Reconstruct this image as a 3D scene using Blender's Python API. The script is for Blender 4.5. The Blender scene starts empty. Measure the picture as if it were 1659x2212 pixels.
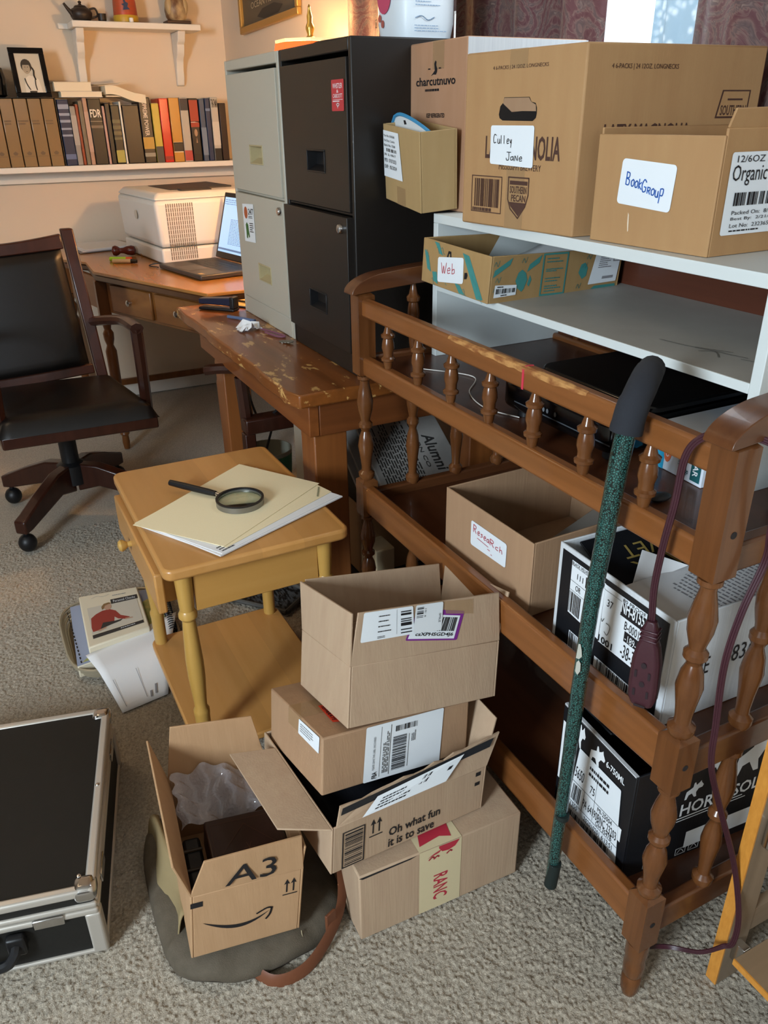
import bpy, math, random
from mathutils import Vector as V, Matrix, Euler
PI = math.pi
SC = bpy.context.scene
COL = SC.collection

# ---------------------------------------------------------------- camera
cam_d = bpy.data.cameras.new('camera')
cam = bpy.data.objects.new('camera', cam_d)
COL.objects.link(cam)
cam_d.sensor_fit = 'VERTICAL'
cam_d.sensor_height = 36.0
cam_d.lens = 36.0 * 1720.0 / 2212.0
cam_d.clip_start = 0.02
pitch, roll, yaw = 0.46128, -0.012795, -0.467345
cy, sy = math.cos(yaw), math.sin(yaw)
fw = V((-sy * math.cos(pitch), cy * math.cos(pitch), -math.sin(pitch)))
rt = V((cy, sy, 0)); up = rt.cross(fw)
r2 = rt * math.cos(roll) + up * math.sin(roll)
u2 = up * math.cos(roll) - rt * math.sin(roll)
cam.matrix_world = Matrix(((r2.x, u2.x, -fw.x, 0), (r2.y, u2.y, -fw.y, 0), (r2.z, u2.z, -fw.z, 1.3), (0, 0, 0, 1)))
SC.camera = cam

# ---------------------------------------------------------------- world, lights, exposure
SC.view_settings.view_transform = 'Standard'
SC.view_settings.look = 'None'
SC.view_settings.gamma = 1.0
SC.view_settings.use_curve_mapping = False
SC.view_settings.exposure = 0.08
W = bpy.data.worlds.new('sky'); SC.world = W
W.use_nodes = True
bg = W.node_tree.nodes['Background']
bg.inputs[0].default_value = (0.78, 0.90, 1.0, 1)
bg.inputs[1].default_value = 1.7

def lamp(name, kind, loc, energy, color, size=0.1, size_y=None, target=None):
    d = bpy.data.lights.new(name, kind)
    d.energy = energy; d.color = color
    if kind == 'AREA':
        d.size = size
        if size_y: d.shape = 'RECTANGLE'; d.size_y = size_y
    else:
        d.shadow_soft_size = size
    o = bpy.data.objects.new(name, d); COL.objects.link(o); o.location = loc
    if target is not None:
        o.rotation_euler = (V(target) - V(loc)).to_track_quat('-Z', 'Y').to_euler()
    return o
lamp('daylight_side_window', 'AREA', (-2.30, -0.55, 1.62), 130, (0.76, 0.89, 1.0), 0.75, 0.95, (0.7, 0.75, 0.85))
lamp('daylight_curtained_window', 'AREA', (1.19, 1.36, 1.75), 3, (0.85, 0.93, 1.0), 0.25, 0.5, (0.0, 1.2, 0.4))
lamp('fill_behind', 'AREA', (0.2, -1.75, 1.7), 5, (0.86, 0.93, 1.0), 1.6, 1.0, (0.5, 1.2, 0.3))  # added cool fill from behind the camera, no window there
lamp('ceiling_lamp_light', 'AREA', (-0.6, 2.6, 2.40), 5.5, (1.0, 0.72, 0.44), 0.5, 0.5, (-0.4, 2.6, 0))

# ---------------------------------------------------------------- materials
def lin(h):
    h = h.lstrip('#'); o = []
    for i in (0, 2, 4):
        c = int(h[i:i + 2], 16) / 255
        o.append(c / 12.92 if c <= 0.04045 else ((c + 0.055) / 1.055) ** 2.4)
    return (*o, 1)
MATS = {}
def mat(name, col, rough=0.6, metal=0.0, emit=None, es=1.0, bump=None, vary=None, coat=0, alpha=None, trans=0, ior=1.45, sheen=0):
    """principled material; vary=(hex2, scale xyz, contrast) mottles the colour, bump=(scale xyz, strength)"""
    if name in MATS: return MATS[name]
    m = bpy.data.materials.new(name); m.use_nodes = True
    nt = m.node_tree; b = nt.nodes['Principled BSDF']
    b.inputs['Base Color'].default_value = lin(col)
    b.inputs['Roughness'].default_value = rough
    b.inputs['Metallic'].default_value = metal
    b.inputs['Coat Weight'].default_value = coat
    b.inputs['IOR'].default_value = ior
    b.inputs['Transmission Weight'].default_value = trans
    if sheen: b.inputs['Sheen Weight'].default_value = sheen
    if alpha is not None: b.inputs['Alpha'].default_value = alpha
    if emit:
        b.inputs['Emission Color'].default_value = lin(emit); b.inputs['Emission Strength'].default_value = es
    tc = None
    def noise(scale, detail=4):
        nonlocal tc
        if tc is None: tc = nt.nodes.new('ShaderNodeTexCoord')
        mp = nt.nodes.new('ShaderNodeMapping'); mp.inputs['Scale'].default_value = scale
        nt.links.new(tc.outputs['Object'], mp.inputs[0])
        n = nt.nodes.new('ShaderNodeTexNoise'); n.inputs['Scale'].default_value = 1; n.inputs['Detail'].default_value = detail
        nt.links.new(mp.outputs[0], n.inputs['Vector'])
        return n
    if vary:
        n = noise(vary[1]); r = nt.nodes.new('ShaderNodeValToRGB')
        c = vary[2] if len(vary) > 2 else 0.15
        r.color_ramp.elements[0].position = 0.5 - c; r.color_ramp.elements[1].position = 0.5 + c
        r.color_ramp.elements[0].color = lin(col); r.color_ramp.elements[1].color = lin(vary[0])
        nt.links.new(n.outputs[0], r.inputs[0]); nt.links.new(r.outputs[0], b.inputs['Base Color'])
    if bump:
        n = noise(bump[0], 3); bp = nt.nodes.new('ShaderNodeBump')
        bp.inputs['Strength'].default_value = bump[1]; bp.inputs['Distance'].default_value = 0.003
        nt.links.new(n.outputs[0], bp.inputs['Height']); nt.links.new(bp.outputs[0], b.inputs['Normal'])
    MATS[name] = m
    return m
def wood(name, c1, c2, axis, rough=0.35, scale=60, wear=None, coat=0.15, con=0.22):
    """grain stretched along axis; wear=(hex, scale, threshold) lays worn patches over it"""
    if name in MATS: return MATS[name]
    s = [scale, scale, scale]; s['xyz'.index(axis)] = scale * 0.05
    m = mat(name, c1, rough, vary=(c2, tuple(s), con), coat=coat, bump=(tuple(s), 0.06))
    nt = m.node_tree; b = nt.nodes['Principled BSDF']
    if wear:
        src = b.inputs['Base Color'].links[0].from_socket
        tc = nt.nodes.new('ShaderNodeTexCoord'); mp = nt.nodes.new('ShaderNodeMapping')
        mp.inputs['Scale'].default_value = wear[1]
        n = nt.nodes.new('ShaderNodeTexNoise'); n.inputs['Scale'].default_value = 1; n.inputs['Detail'].default_value = 8; n.inputs['Roughness'].default_value = 0.7
        r = nt.nodes.new('ShaderNodeValToRGB')
        r.color_ramp.elements[0].position = wear[2]; r.color_ramp.elements[1].position = wear[2] + 0.03
        mx = nt.nodes.new('ShaderNodeMix'); mx.data_type = 'RGBA'
        nt.links.new(tc.outputs['Object'], mp.inputs[0]); nt.links.new(mp.outputs[0], n.inputs['Vector'])
        nt.links.new(n.outputs[0], r.inputs[0]); nt.links.new(r.outputs[0], mx.inputs['Factor'])
        nt.links.new(src, mx.inputs['A']); mx.inputs['B'].default_value = lin(wear[0])
        nt.links.new(mx.outputs['Result'], b.inputs['Base Color'])
    return m
def planks(m, width, amt=0.16):
    """glued staves: each stave along x gets its own tone"""
    nt = m.node_tree; b = nt.nodes['Principled BSDF']; src = b.inputs['Base Color'].links[0].from_socket
    N, L = nt.nodes.new, nt.links.new
    tc = N('ShaderNodeTexCoord'); sp = N('ShaderNodeSeparateXYZ'); L(tc.outputs['Object'], sp.inputs[0])
    mu = N('ShaderNodeMath'); mu.operation = 'MULTIPLY'; mu.inputs[1].default_value = 1 / width; L(sp.outputs[0], mu.inputs[0])
    fl = N('ShaderNodeMath'); fl.operation = 'FLOOR'; L(mu.outputs[0], fl.inputs[0])
    wn = N('ShaderNodeTexWhiteNoise'); wn.noise_dimensions = '1D'; L(fl.outputs[0], wn.inputs['W'])
    mr = N('ShaderNodeMapRange'); mr.inputs['To Min'].default_value = 1 - amt; mr.inputs['To Max'].default_value = 1 + amt * .5; L(wn.outputs['Value'], mr.inputs['Value'])
    hs = N('ShaderNodeHueSaturation'); L(mr.outputs[0], hs.inputs['Value']); L(src, hs.inputs['Color']); L(hs.outputs[0], b.inputs['Base Color'])

M_WALLD = mat('dark_unseen_wall_paint', '#6E6256', 0.9)  # unseen near and left walls, made darker to cut bounced light
M_WALL = mat('wall_paint', '#D8C6B0', 0.85, bump=((120, 120, 120), 0.05))
M_CEIL = mat('ceiling_paint', '#B8B0A4', 0.9)
M_TRIM = mat('white_trim_paint', '#E2DCD2', 0.5)
M_CARPET = mat('beige_carpet', '#8E8474', 0.95, vary=('#BAAE9C', (220, 220, 220), 0.2), bump=((420, 420, 420), 0.6), sheen=0.15)
M_KRAFT = mat('kraft_cardboard', '#A07E60', 0.75, vary=('#AA8868', (60, 60, 6), 0.3), bump=((300, 300, 12), 0.12))
M_KRAFT2 = mat('pale_cardboard', '#AC9076', 0.75, vary=('#B69C80', (60, 60, 6), 0.3), bump=((300, 300, 10), 0.15))
M_KRAFT3 = mat('orange_cardboard', '#A67E54', 0.7, vary=('#AE885C', (40, 40, 8), 0.3), bump=((300, 300, 12), 0.06))
M_KRAFT_IN = mat('cardboard_inside', '#96765A', 0.85, vary=('#9E7F62', (50, 50, 10), 0.3))
M_BLACKCARD = mat('black_printed_cardboard', '#14161A', 0.45, bump=((200, 200, 10), 0.08))
M_WHITECARD = mat('white_cardboard', '#D4D8DA', 0.6, vary=('#C8CCD0', (150, 150, 6), 0.25), bump=((240, 240, 10), 0.15))
M_PAPER = mat('white_paper', '#E8E8E8', 0.7)
M_LABEL = mat('white_label', '#E4EAEE', 0.5)
M_CREAM = mat('cream_paper', '#E2D6BC', 0.75)
M_MANILA = mat('manila_folder', '#F0DFB4', 0.7, vary=('#F3E4BE', (300, 300, 300), 0.3))
M_INK = mat('black_ink', '#17161A', 0.6)
M_BROWNINK = mat('brown_ink', '#4A3128', 0.6)
M_GREYINK = mat('grey_print', '#8C8C90', 0.7)
M_RED = mat('red_marker', '#C03446', 0.6)
M_BLUE = mat('blue_marker', '#2A62B8', 0.6)
M_WHITEINK = mat('white_ink', '#E8ECEE', 0.6)
M_GOLDINK = mat('gold_ink', '#9A8448', 0.4)
M_TAPE = mat('clear_packing_tape', '#B8976E', 0.15, alpha=0.45, coat=0.5)
M_TEAL = mat('teal_ink', '#3E8580', 0.7)
CR = ('#8A4A20', '#7A3E1A')
M_TABLE_X = wood('cherry_wood_x', '#603A20', '#4C2A16', 'x', 0.3)
M_TABLE_Y = wood('cherry_wood_y', '#86522A', '#70421E', 'y', 0.3)
M_TABLE_Z = wood('cherry_wood_z', '#6E4424', '#553016', 'z', 0.24)
M_RAILWORN = wood('worn_cherry_rail', '#86522A', '#70421E', 'y', 0.35)
M_SHELFDARK = wood('dark_cherry_panel', '#55301C', '#472614', 'y', 0.35, 40)
M_BENCH = wood('worn_pine_top', '#9C5A26', '#4E2A10', 'y', 0.3, 16, wear=('#CBA060', (20, 9, 20), 0.575), con=0.3)
M_BENCH_Z = wood('pine_leg_z', '#8E5426', '#74401A', 'z', 0.45, 40)
M_BENCH_Y = wood('pine_apron_y', '#8A4F22', '#6E3A16', 'y', 0.45, 40)
M_DESK = wood('desk_top_wood', '#AE783C', '#9E6A30', 'y', 0.25, 14)
M_DESK_D = wood('desk_dark_edge', '#54331B', '#452815', 'y', 0.35, 40)
M_DESK_Z = wood('desk_leg_wood', '#7A4A22', '#653A18', 'z', 0.35, 40)
M_DRAWER = wood('desk_drawer_wood', '#8C5A2A', '#7A4A20', 'y', 0.4, 30)
M_BEECH = wood('beech_top_x', '#D09858', '#C28A48', 'y', 0.35, 26)
planks(M_BEECH, .088)
M_BEECH_X = wood('beech_apron_x', '#C4924E', '#B88642', 'x', 0.4, 26)
M_BEECH_Z = wood('beech_leg_z', '#C39A52', '#B68A42', 'z', 0.35, 30)
M_CHAIRW = wood('dark_walnut_z', '#3C1E14', '#2E150D', 'z', 0.3, 40)
M_LEATHER = mat('dark_leather', '#0F0C0B', 0.36, bump=((500, 500, 500), 0.08))
M_BLACKPL = mat('black_plastic', '#121214', 0.45)
M_GLOSSBLK = mat('glossy_black_plastic', '#08080A', 0.12)
M_GREYMET = mat('grey_enamel_steel', '#B4AFA0', 0.45)
M_BLACKMET = mat('black_enamel_steel', '#1B1714', 0.4, bump=((900, 900, 900), 0.05))
M_CHROME = mat('chrome', '#C8C8C8', 0.18, 1.0)
M_ALU = mat('aluminium', '#CAC4BA', 0.38, 0.55)
M_BRASS = mat('brass', '#D8B058', 0.3, 0.8)
M_HUTCH = mat('white_melamine', '#D2D8D6', 0.4)
M_HUTCHTOP = mat('scuffed_melamine', '#A8A49C', 0.5, vary=('#B4B0A8', (14, 14, 14), 0.3))
M_WHITEPL = mat('white_plastic', '#DCD8D0', 0.45)
M_GLASS = mat('clear_glass', '#F4FFFA', 0.02, trans=1.0, ior=1.45)

# ---------------------------------------------------------------- geometry collector
class G:
    def __init__(s): s.v = []; s.f = []
    def add(s, vs, fs):
        n = len(s.v); s.v += [tuple(p) for p in vs]; s.f += [tuple(i + n for i in f) for f in fs]; return s
    def hexa(s, b, t):
        return s.add(list(b) + list(t), [(3, 2, 1, 0), (4, 5, 6, 7), (0, 1, 5, 4), (1, 2, 6, 5), (2, 3, 7, 6), (3, 0, 4, 7)])
    def box(s, lo, hi):
        a, b, c = lo; d, e, f = hi
        return s.hexa([(a, b, c), (d, b, c), (d, e, c), (a, e, c)], [(a, b, f), (d, b, f), (d, e, f), (a, e, f)])
    def prism(s, pts, off):
        n = len(pts); off = V(off); pts = [V(p) for p in pts]
        return s.add(pts + [p + off for p in pts], [tuple(range(n))[::-1], tuple(range(n, 2 * n))] + [(i, (i + 1) % n, n + (i + 1) % n, n + i) for i in range(n)])
    def poly(s, pts): return s.add(pts, [tuple(range(len(pts)))])
    def lathe(s, prof, base=(0, 0, 0), axis=(0, 0, 1), n=20, cap=True):
        q = V((0, 0, 1)).rotation_difference(V(axis)); base = V(base); vs = []
        for r, z in prof:
            for k in range(n):
                a = 2 * PI * k / n; vs.append(base + q @ V((r * math.cos(a), r * math.sin(a), z)))
        fs = [(i * n + k, i * n + (k + 1) % n, (i + 1) * n + (k + 1) % n, (i + 1) * n + k) for i in range(len(prof) - 1) for k in range(n)]
        if cap: fs += [tuple(range(n))[::-1], tuple(range((len(prof) - 1) * n, len(prof) * n))]
        return s.add(vs, fs)
    def cyl(s, p0, p1, r, r1=None, n=16):
        p0, p1 = V(p0), V(p1); d = p1 - p0
        return s.lathe([(r, 0), (r if r1 is None else r1, d.length)], p0, d.normalized(), n)
    def tube(s, pts, r, n=8, flat=1.0, upv=(0, 0, 1), sub=0):
        pts = [V(p) for p in pts]
        if sub: pts = spline(pts, sub)
        m = len(pts); rs = r if isinstance(r, (list, tuple)) else [r] * m
        if len(rs) != m: rs = [rs[min(len(rs) - 1, int(i * (len(rs) - 1) / (m - 1) + 0.5))] for i in range(m)]
        t0 = (pts[1] - pts[0]).normalized(); a = V(upv)
        a = (a - t0 * a.dot(t0)); a = a.normalized() if a.length > 1e-4 else t0.orthogonal().normalized()
        vs = []
        for i, p in enumerate(pts):
            t = (pts[min(i + 1, m - 1)] - pts[max(i - 1, 0)]).normalized()
            a = (a - t * a.dot(t)).normalized(); b = t.cross(a)
            for k in range(n):
                g = 2 * PI * k / n; vs.append(p + (a * math.cos(g) * flat + b * math.sin(g)) * rs[i])
        fs = [(i * n + k, i * n + (k + 1) % n, (i + 1) * n + (k + 1) % n, (i + 1) * n + k) for i in range(m - 1) for k in range(n)]
        fs += [tuple(range(n))[::-1], tuple(range((m - 1) * n, m * n))]
        return s.add(vs, fs)
    def ball(s, c, r, n=16, m=10):
        rx, ry, rz = (r, r, r) if not isinstance(r, (list, tuple)) else r; c = V(c); vs = []
        for i in range(m + 1):
            t = PI * i / m
            for k in range(n):
                a = 2 * PI * k / n; vs.append(c + V((rx * math.sin(t) * math.cos(a), ry * math.sin(t) * math.sin(a), -rz * math.cos(t))))
        return s.add(vs, [(i * n + k, i * n + (k + 1) % n, (i + 1) * n + (k + 1) % n, (i + 1) * n + k) for i in range(m) for k in range(n)])
    def grid(s, fn, nu, nv):
        vs = [fn(i / nu, j / nv) for i in range(nu + 1) for j in range(nv + 1)]
        return s.add(vs, [(i * (nv + 1) + j, (i + 1) * (nv + 1) + j, (i + 1) * (nv + 1) + j + 1, i * (nv + 1) + j + 1) for i in range(nu) for j in range(nv)])
    def build(s, name, m, parent=None, bevel=0, smooth=True, org=None, seg=2, angle=38, local=False, solid=0, sub=0):
        me = bpy.data.meshes.new(name)
        inv = Matrix.Identity(4)
        if parent is not None and not local: inv = WM[parent.name].inverted()
        if org is not None: inv = Matrix.Translation(-V(org))
        me.from_pydata([tuple(inv @ V(p)) for p in s.v], [], s.f)
        me.update()
        import bmesh
        bm = bmesh.new(); bm.from_mesh(me)
        bmesh.ops.recalc_face_normals(bm, faces=bm.faces); bm.to_mesh(me); bm.free()
        if smooth:
            me.polygons.foreach_set('use_smooth', [True] * len(me.polygons)); me.set_sharp_from_angle(angle=math.radians(angle))
        me.materials.append(m)
        o = bpy.data.objects.new(name, me); COL.objects.link(o)
        if parent is not None: o.parent = parent; WM[o.name] = WM[parent.name] if not local else WM[parent.name].copy()
        if org is not None: o.location = org; WM[o.name] = Matrix.Translation(V(org))
        elif parent is None: WM[o.name] = Matrix.Identity(4)
        if solid:
            md = o.modifiers.new('solid', 'SOLIDIFY'); md.thickness = solid; md.offset = 0
        if bevel:
            md = o.modifiers.new('bevel', 'BEVEL'); md.width = bevel; md.segments = seg; md.limit_method = 'ANGLE'; md.angle_limit = math.radians(40)
        if sub:
            md = o.modifiers.new('sub', 'SUBSURF'); md.levels = sub; md.render_levels = sub
        return o
WM = {}
def spline(pts, k):
    out = []; n = len(pts)
    for i in range(n - 1):
        p0, p1, p2, p3 = pts[max(i - 1, 0)], pts[i], pts[i + 1], pts[min(i + 2, n - 1)]
        for j in range(k):
            t = j / k
            out.append(0.5 * ((2 * p1) + (p2 - p0) * t + (2 * p0 - 5 * p1 + 4 * p2 - p3) * t * t + (3 * p1 - p0 - 3 * p2 + p3) * t ** 3))
    return out + [pts[-1]]
def tag(o, label, cat, group=None, kind=None):
    o['label'] = label; o['category'] = cat
    if group: o['group'] = group
    if kind: o['kind'] = kind
    return o
def thing(name, label, cat, loc, rz=0, group=None):
    o = bpy.data.objects.new(name, None); COL.objects.link(o); o.location = loc; o.rotation_euler = (0, 0, rz); o.empty_display_size = 0.05
    WM[o.name] = Matrix.Translation(V(loc)) @ Matrix.Rotation(rz, 4, 'Z')
    return tag(o, label, cat, group)
def struct(o): o['kind'] = 'structure'; return o
def dup(o, parent=None, offset=None):
    c = o.copy(); COL.objects.link(c)
    if parent: c.parent = parent
    WM[c.name] = WM[o.name]
    if offset: c.location = V(c.location) + V(offset)
    for ch in o.children: dup(ch, c)
    return c

# ---------------------------------------------------------------- flat printing on a face
_txt = {}
def glyphs(sx, bold=False):
    if (sx, bold) in _txt: return _txt[(sx, bold)]
    c = bpy.data.curves.new('t', 'FONT'); c.body = sx; c.resolution_u = 2; c.size = 1
    if bold: c.offset = 0.018
    o = bpy.data.objects.new('t', c); COL.objects.link(o)
    dg = bpy.context.evaluated_depsgraph_get(); e = o.evaluated_get(dg); me = e.to_mesh()
    vs = [(v.co.x, v.co.y) for v in me.vertices]; fs = [tuple(p.vertices) for p in me.polygons]
    e.to_mesh_clear(); bpy.data.objects.remove(o); bpy.data.curves.remove(c)
    xs = [p[0] for p in vs]; ys = [p[1] for p in vs]
    x0, x1, y0, y1 = min(xs), max(xs), min(ys), max(ys)
    _txt[(sx, bold)] = ([((x - x0) / (x1 - x0), (y - y0) / (y1 - y0)) for x, y in vs], fs, (x1 - x0) / (y1 - y0))
    return _txt[(sx, bold)]
class Face:
    """a quad seen from outside: bottom-left, bottom-right, top-right, top-left; a, b run 0..1 across and up"""
    def __init__(s, bl, br, tr, tl):
        s.c = [V(p) for p in (bl, br, tr, tl)]
        s.n = (s.c[1] - s.c[0]).cross(s.c[3] - s.c[0]).normalized()
        s.w = (s.c[1] - s.c[0]).length; s.h = (s.c[3] - s.c[0]).length
    def P(s, a, b, off=0.0006):
        bl, br, tr, tl = s.c
        return bl * (1 - a) * (1 - b) + br * a * (1 - b) + tr * a * b + tl * (1 - a) * b + s.n * off
    def rect(s, g, a0, b0, a1, b1, off=0.0006):
        g.poly([s.P(a0, b0, off), s.P(a1, b0, off), s.P(a1, b1, off), s.P(a0, b1, off)])
    def poly(s, g, pts, off=0.0006): g.poly([s.P(a, b, off) for a, b in pts])
    def text(s, g, t, a0, b0, a1, b1, rot=0, off=0.0009, bold=False, warp=None):
        vs, fs, asp = glyphs(t, bold)
        ca, cb = (a0 + a1) / 2, (b0 + b1) / 2; out = []
        for x, y in vs:
            if rot == 180: x, y = 1 - x, 1 - y
            elif rot == 90: x, y = 1 - y, x
            elif rot == -90: x, y = y, 1 - x
            a, b = a0 + (a1 - a0) * x, b0 + (b1 - b0) * y
            if warp: a, b = warp(a, b)
            out.append(s.P(a, b, off))
        g.add(out, fs)
    def bars(s, g, a0, b0, a1, b1, n=24, seed=1, across=True, off=0.0009):
        rn = random.Random(seed); x = 0.0; ws = []
        for i in range(2 * n): ws.append(rn.choice((1, 1, 2, 3)))
        tot = sum(ws); x = 0
        for i, w in enumerate(ws):
            if i % 2 == 0:
                if across: s.rect(g, a0 + (a1 - a0) * x / tot, b0, a0 + (a1 - a0) * (x + w) / tot, b1, off)
                else: s.rect(g, a0, b0 + (b1 - b0) * x / tot, a1, b0 + (b1 - b0) * (x + w) / tot, off)
            x += w
    def lines(s, g, a0, b0, a1, b1, rows, seed=1, fill=0.45, off=0.0009, across=True):
        rn = random.Random(seed)
        for i in range(rows):
            p = 0.0; end = rn.uniform(0.6, 1)
            while p < end:
                q = min(end, p + rn.uniform(0.03, 0.12))
                lo, hi = (i + 0.5 - fill / 2) / rows, (i + 0.5 + fill / 2) / rows
                if across: s.rect(g, a0 + (a1 - a0) * p, b1 - (b1 - b0) * hi, a0 + (a1 - a0) * q, b1 - (b1 - b0) * lo, off)
                else: s.rect(g, a0 + (a1 - a0) * lo, b0 + (b1 - b0) * p, a0 + (a1 - a0) * hi, b0 + (b1 - b0) * q, off)
                p = q + 0.02
    def outline(s, g, a0, b0, a1, b1, t, off=0.0009):
        ta, tb = t / s.w, t / s.h
        for q in ((a0, b0, a1, b0 + tb), (a0, b1 - tb, a1, b1), (a0, b0 + tb, a0 + ta, b1 - tb), (a1 - ta, b0 + tb, a1, b1 - tb)): s.rect(g, *q, off)
    def stroke(s, g, pts, w, off=0.001):
        """a pen line; pts in face units, w in metres"""
        P3 = [s.P(a, b, off) for a, b in pts]
        if len(P3) > 2: P3 = spline(P3, 4)
        for p, q in zip(P3, P3[1:]):
            d = q - p
            if d.length < 1e-6: continue
            k = s.n.cross(d).normalized() * w / 2; e = d.normalized() * w * 0.3
            g.poly([p - k - e, q - k + e, q + k + e, p + k - e])
    def sub(s, a0, b0, a1, b1, off=0.0008): return Face(s.P(a0, b0, off), s.P(a1, b0, off), s.P(a1, b1, off), s.P(a0, b1, off))
    def rrect(s, g, a0, b0, a1, b1, r, off=0.0006):
        ra, rb = r / s.w, r / s.h; pts = []
        for cx, cyy, t0 in ((a1 - ra, b1 - rb, 0), (a0 + ra, b1 - rb, 90), (a0 + ra, b0 + rb, 180), (a1 - ra, b0 + rb, 270)):
            for k in range(5):
                t = math.radians(t0 + k * 22.5); pts.append((cx + ra * math.cos(t), cyy + rb * math.sin(t)))
        s.poly(g, pts, off)
def part(face_calls, name, m, parent, label=None, cell=0):
    g = G(); face_calls(g)
    groups = []                                   # printing on different sides of a box: one part per side
    for f in g.f:
        p = [V(g.v[i]) for i in f]; n = V((0, 0, 0))
        for i in range(len(p)): n += (p[i] - p[0]).cross(p[(i + 1) % len(p)] - p[0])
        if n.length < 1e-12: continue
        n.normalize()
        for q in groups:
            if abs(q[0].dot(n)) > 0.8: q[1].append(f); break
        else: groups.append((n, [f]))
    if cell:                                      # separate blocks of print on one side: one part per block
        out = []
        for n, fs in groups:
            root = {}
            def find(c):
                while root[c] != c: root[c] = root[root[c]]; c = root[c]
                return c
            home = []
            for f in fs:
                p = [g.v[i] for i in f]
                r = [(int(min(q[k] for q in p) // cell), int(max(q[k] for q in p) // cell)) for k in range(3)]
                cs = [(x, y, z) for x in range(r[0][0], r[0][1] + 1) for y in range(r[1][0], r[1][1] + 1) for z in range(r[2][0], r[2][1] + 1)][:400]
                for c in cs: root.setdefault(c, c)
                for c in cs[1:]: root[find(c)] = find(cs[0])
                home.append(cs[0])
            for c in list(root):
                for d in ((1, 0, 0), (0, 1, 0), (0, 0, 1), (1, 1, 0), (1, -1, 0), (1, 0, 1), (1, 0, -1), (0, 1, 1), (0, 1, -1)):
                    e = (c[0] + d[0], c[1] + d[1], c[2] + d[2])
                    if e in root: root[find(e)] = find(c)
            by = {}
            for f, c in zip(fs, home): by.setdefault(find(c), []).append(f)
            out += [(n, q) for q in by.values()]
        groups = out
    first = None
    for n, fs in groups:
        h = G(); used = {}
        for f in fs:
            for i in f:
                if i not in used: used[i] = len(h.v); h.v.append(g.v[i])
            h.f.append(tuple(used[i] for i in f))
        o = h.build(name, m, parent, smooth=False)
        if label: o['label'] = label
        first = first or o
    return first
# simple pen alphabet for the handwritten labels: strokes in a 1 x 1 cell
PEN = {
 'B': [[(0, 0), (0, 1)], [(0, 1), (.6, .95), (.55, .6), (0, .52), (.7, .4), (.6, .02), (0, 0)]],
 'o': [[(.4, .55), (.05, .35), (.2, .02), (.6, .1), (.65, .45), (.35, .56)]],
 'k': [[(.1, 0), (.1, .75)], [(.65, .55), (.12, .28), (.7, 0)]],
 'G': [[(.85, .85), (.4, 1), (.02, .5), (.3, 0), (.8, .1), (.85, .4)], [(.5, .42), (.9, .42)]],
 'R': [[(.05, 0), (.05, 1)], [(.05, 1), (.7, .9), (.6, .55), (.05, .5)], [(.25, .5), (.8, 0)]],
 'r': [[(.1, 0), (.1, .5)], [(.1, .5), (.6, .5), (.5, .28), (.12, .25)], [(.3, .25), (.65, 0)]],
 'u': [[(.05, .5), (.1, .05), (.5, .02), (.6, .5)], [(.6, .5), (.65, 0)]],
 'p': [[(.1, -.4), (.15, .75)], [(.15, .75), (.7, .8), (.65, .3), (.12, .25)]],
 'W': [[(0, 1), (.25, 0), (.45, .7), (.65, 0), (1, 1)]],
 'e': [[(.08, .28), (.55, .32), (.45, .55), (.1, .4), (.15, .03), (.6, .08)]],
 'b': [[(.1, .95), (.1, 0)], [(.1, .3), (.5, .45), (.55, .1), (.1, 0)]],
 's': [[(.55, .5), (.15, .45), (.5, .2), (.05, .02)]],
 'a': [[(.55, .5), (.1, .4), (.1, .05), (.5, .15), (.55, .5), (.65, 0)]],
 'c': [[(.6, .5), (.15, .4), (.1, .08), (.6, .05)]],
 'h': [[(.1, .9), (.1, 0)], [(.1, .35), (.45, .5), (.6, 0)]],
 'C': [[(.8, .9), (.3, 1), (.02, .5), (.2, .02), (.7, .1)]],
 'l': [[(.1, .9), (.15, 0)]],
 'y': [[(.05, .5), (.25, .1), (.5, .5)], [(.5, .5), (.3, -.4)]],
 'J': [[(.1, 1), (.9, 1)], [(.5, 1), (.5, .1), (.1, 0), (0, .25)]],
 'n': [[(.05, 0), (.08, .5)], [(.08, .4), (.4, .52), (.55, 0)]],
 'N': [[(.05, 0), (.08, .6), (.55, .05), (.6, .65)]],
}
def pen(face, g, word, a0, b0, cw, ch, w, slope=0, gap=1.0):
    a = a0
    for i, chh in enumerate(word):
        if chh == ' ': a += cw * 0.5; continue
        for st in PEN[chh]:
            face.stroke(g, [(a + x * cw, b0 + y * ch + (a + x * cw - a0) * slope) for x, y in st], w)
        a += cw * (1.15 if chh.isupper() and chh not in 'JN' else 0.85) * gap

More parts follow.
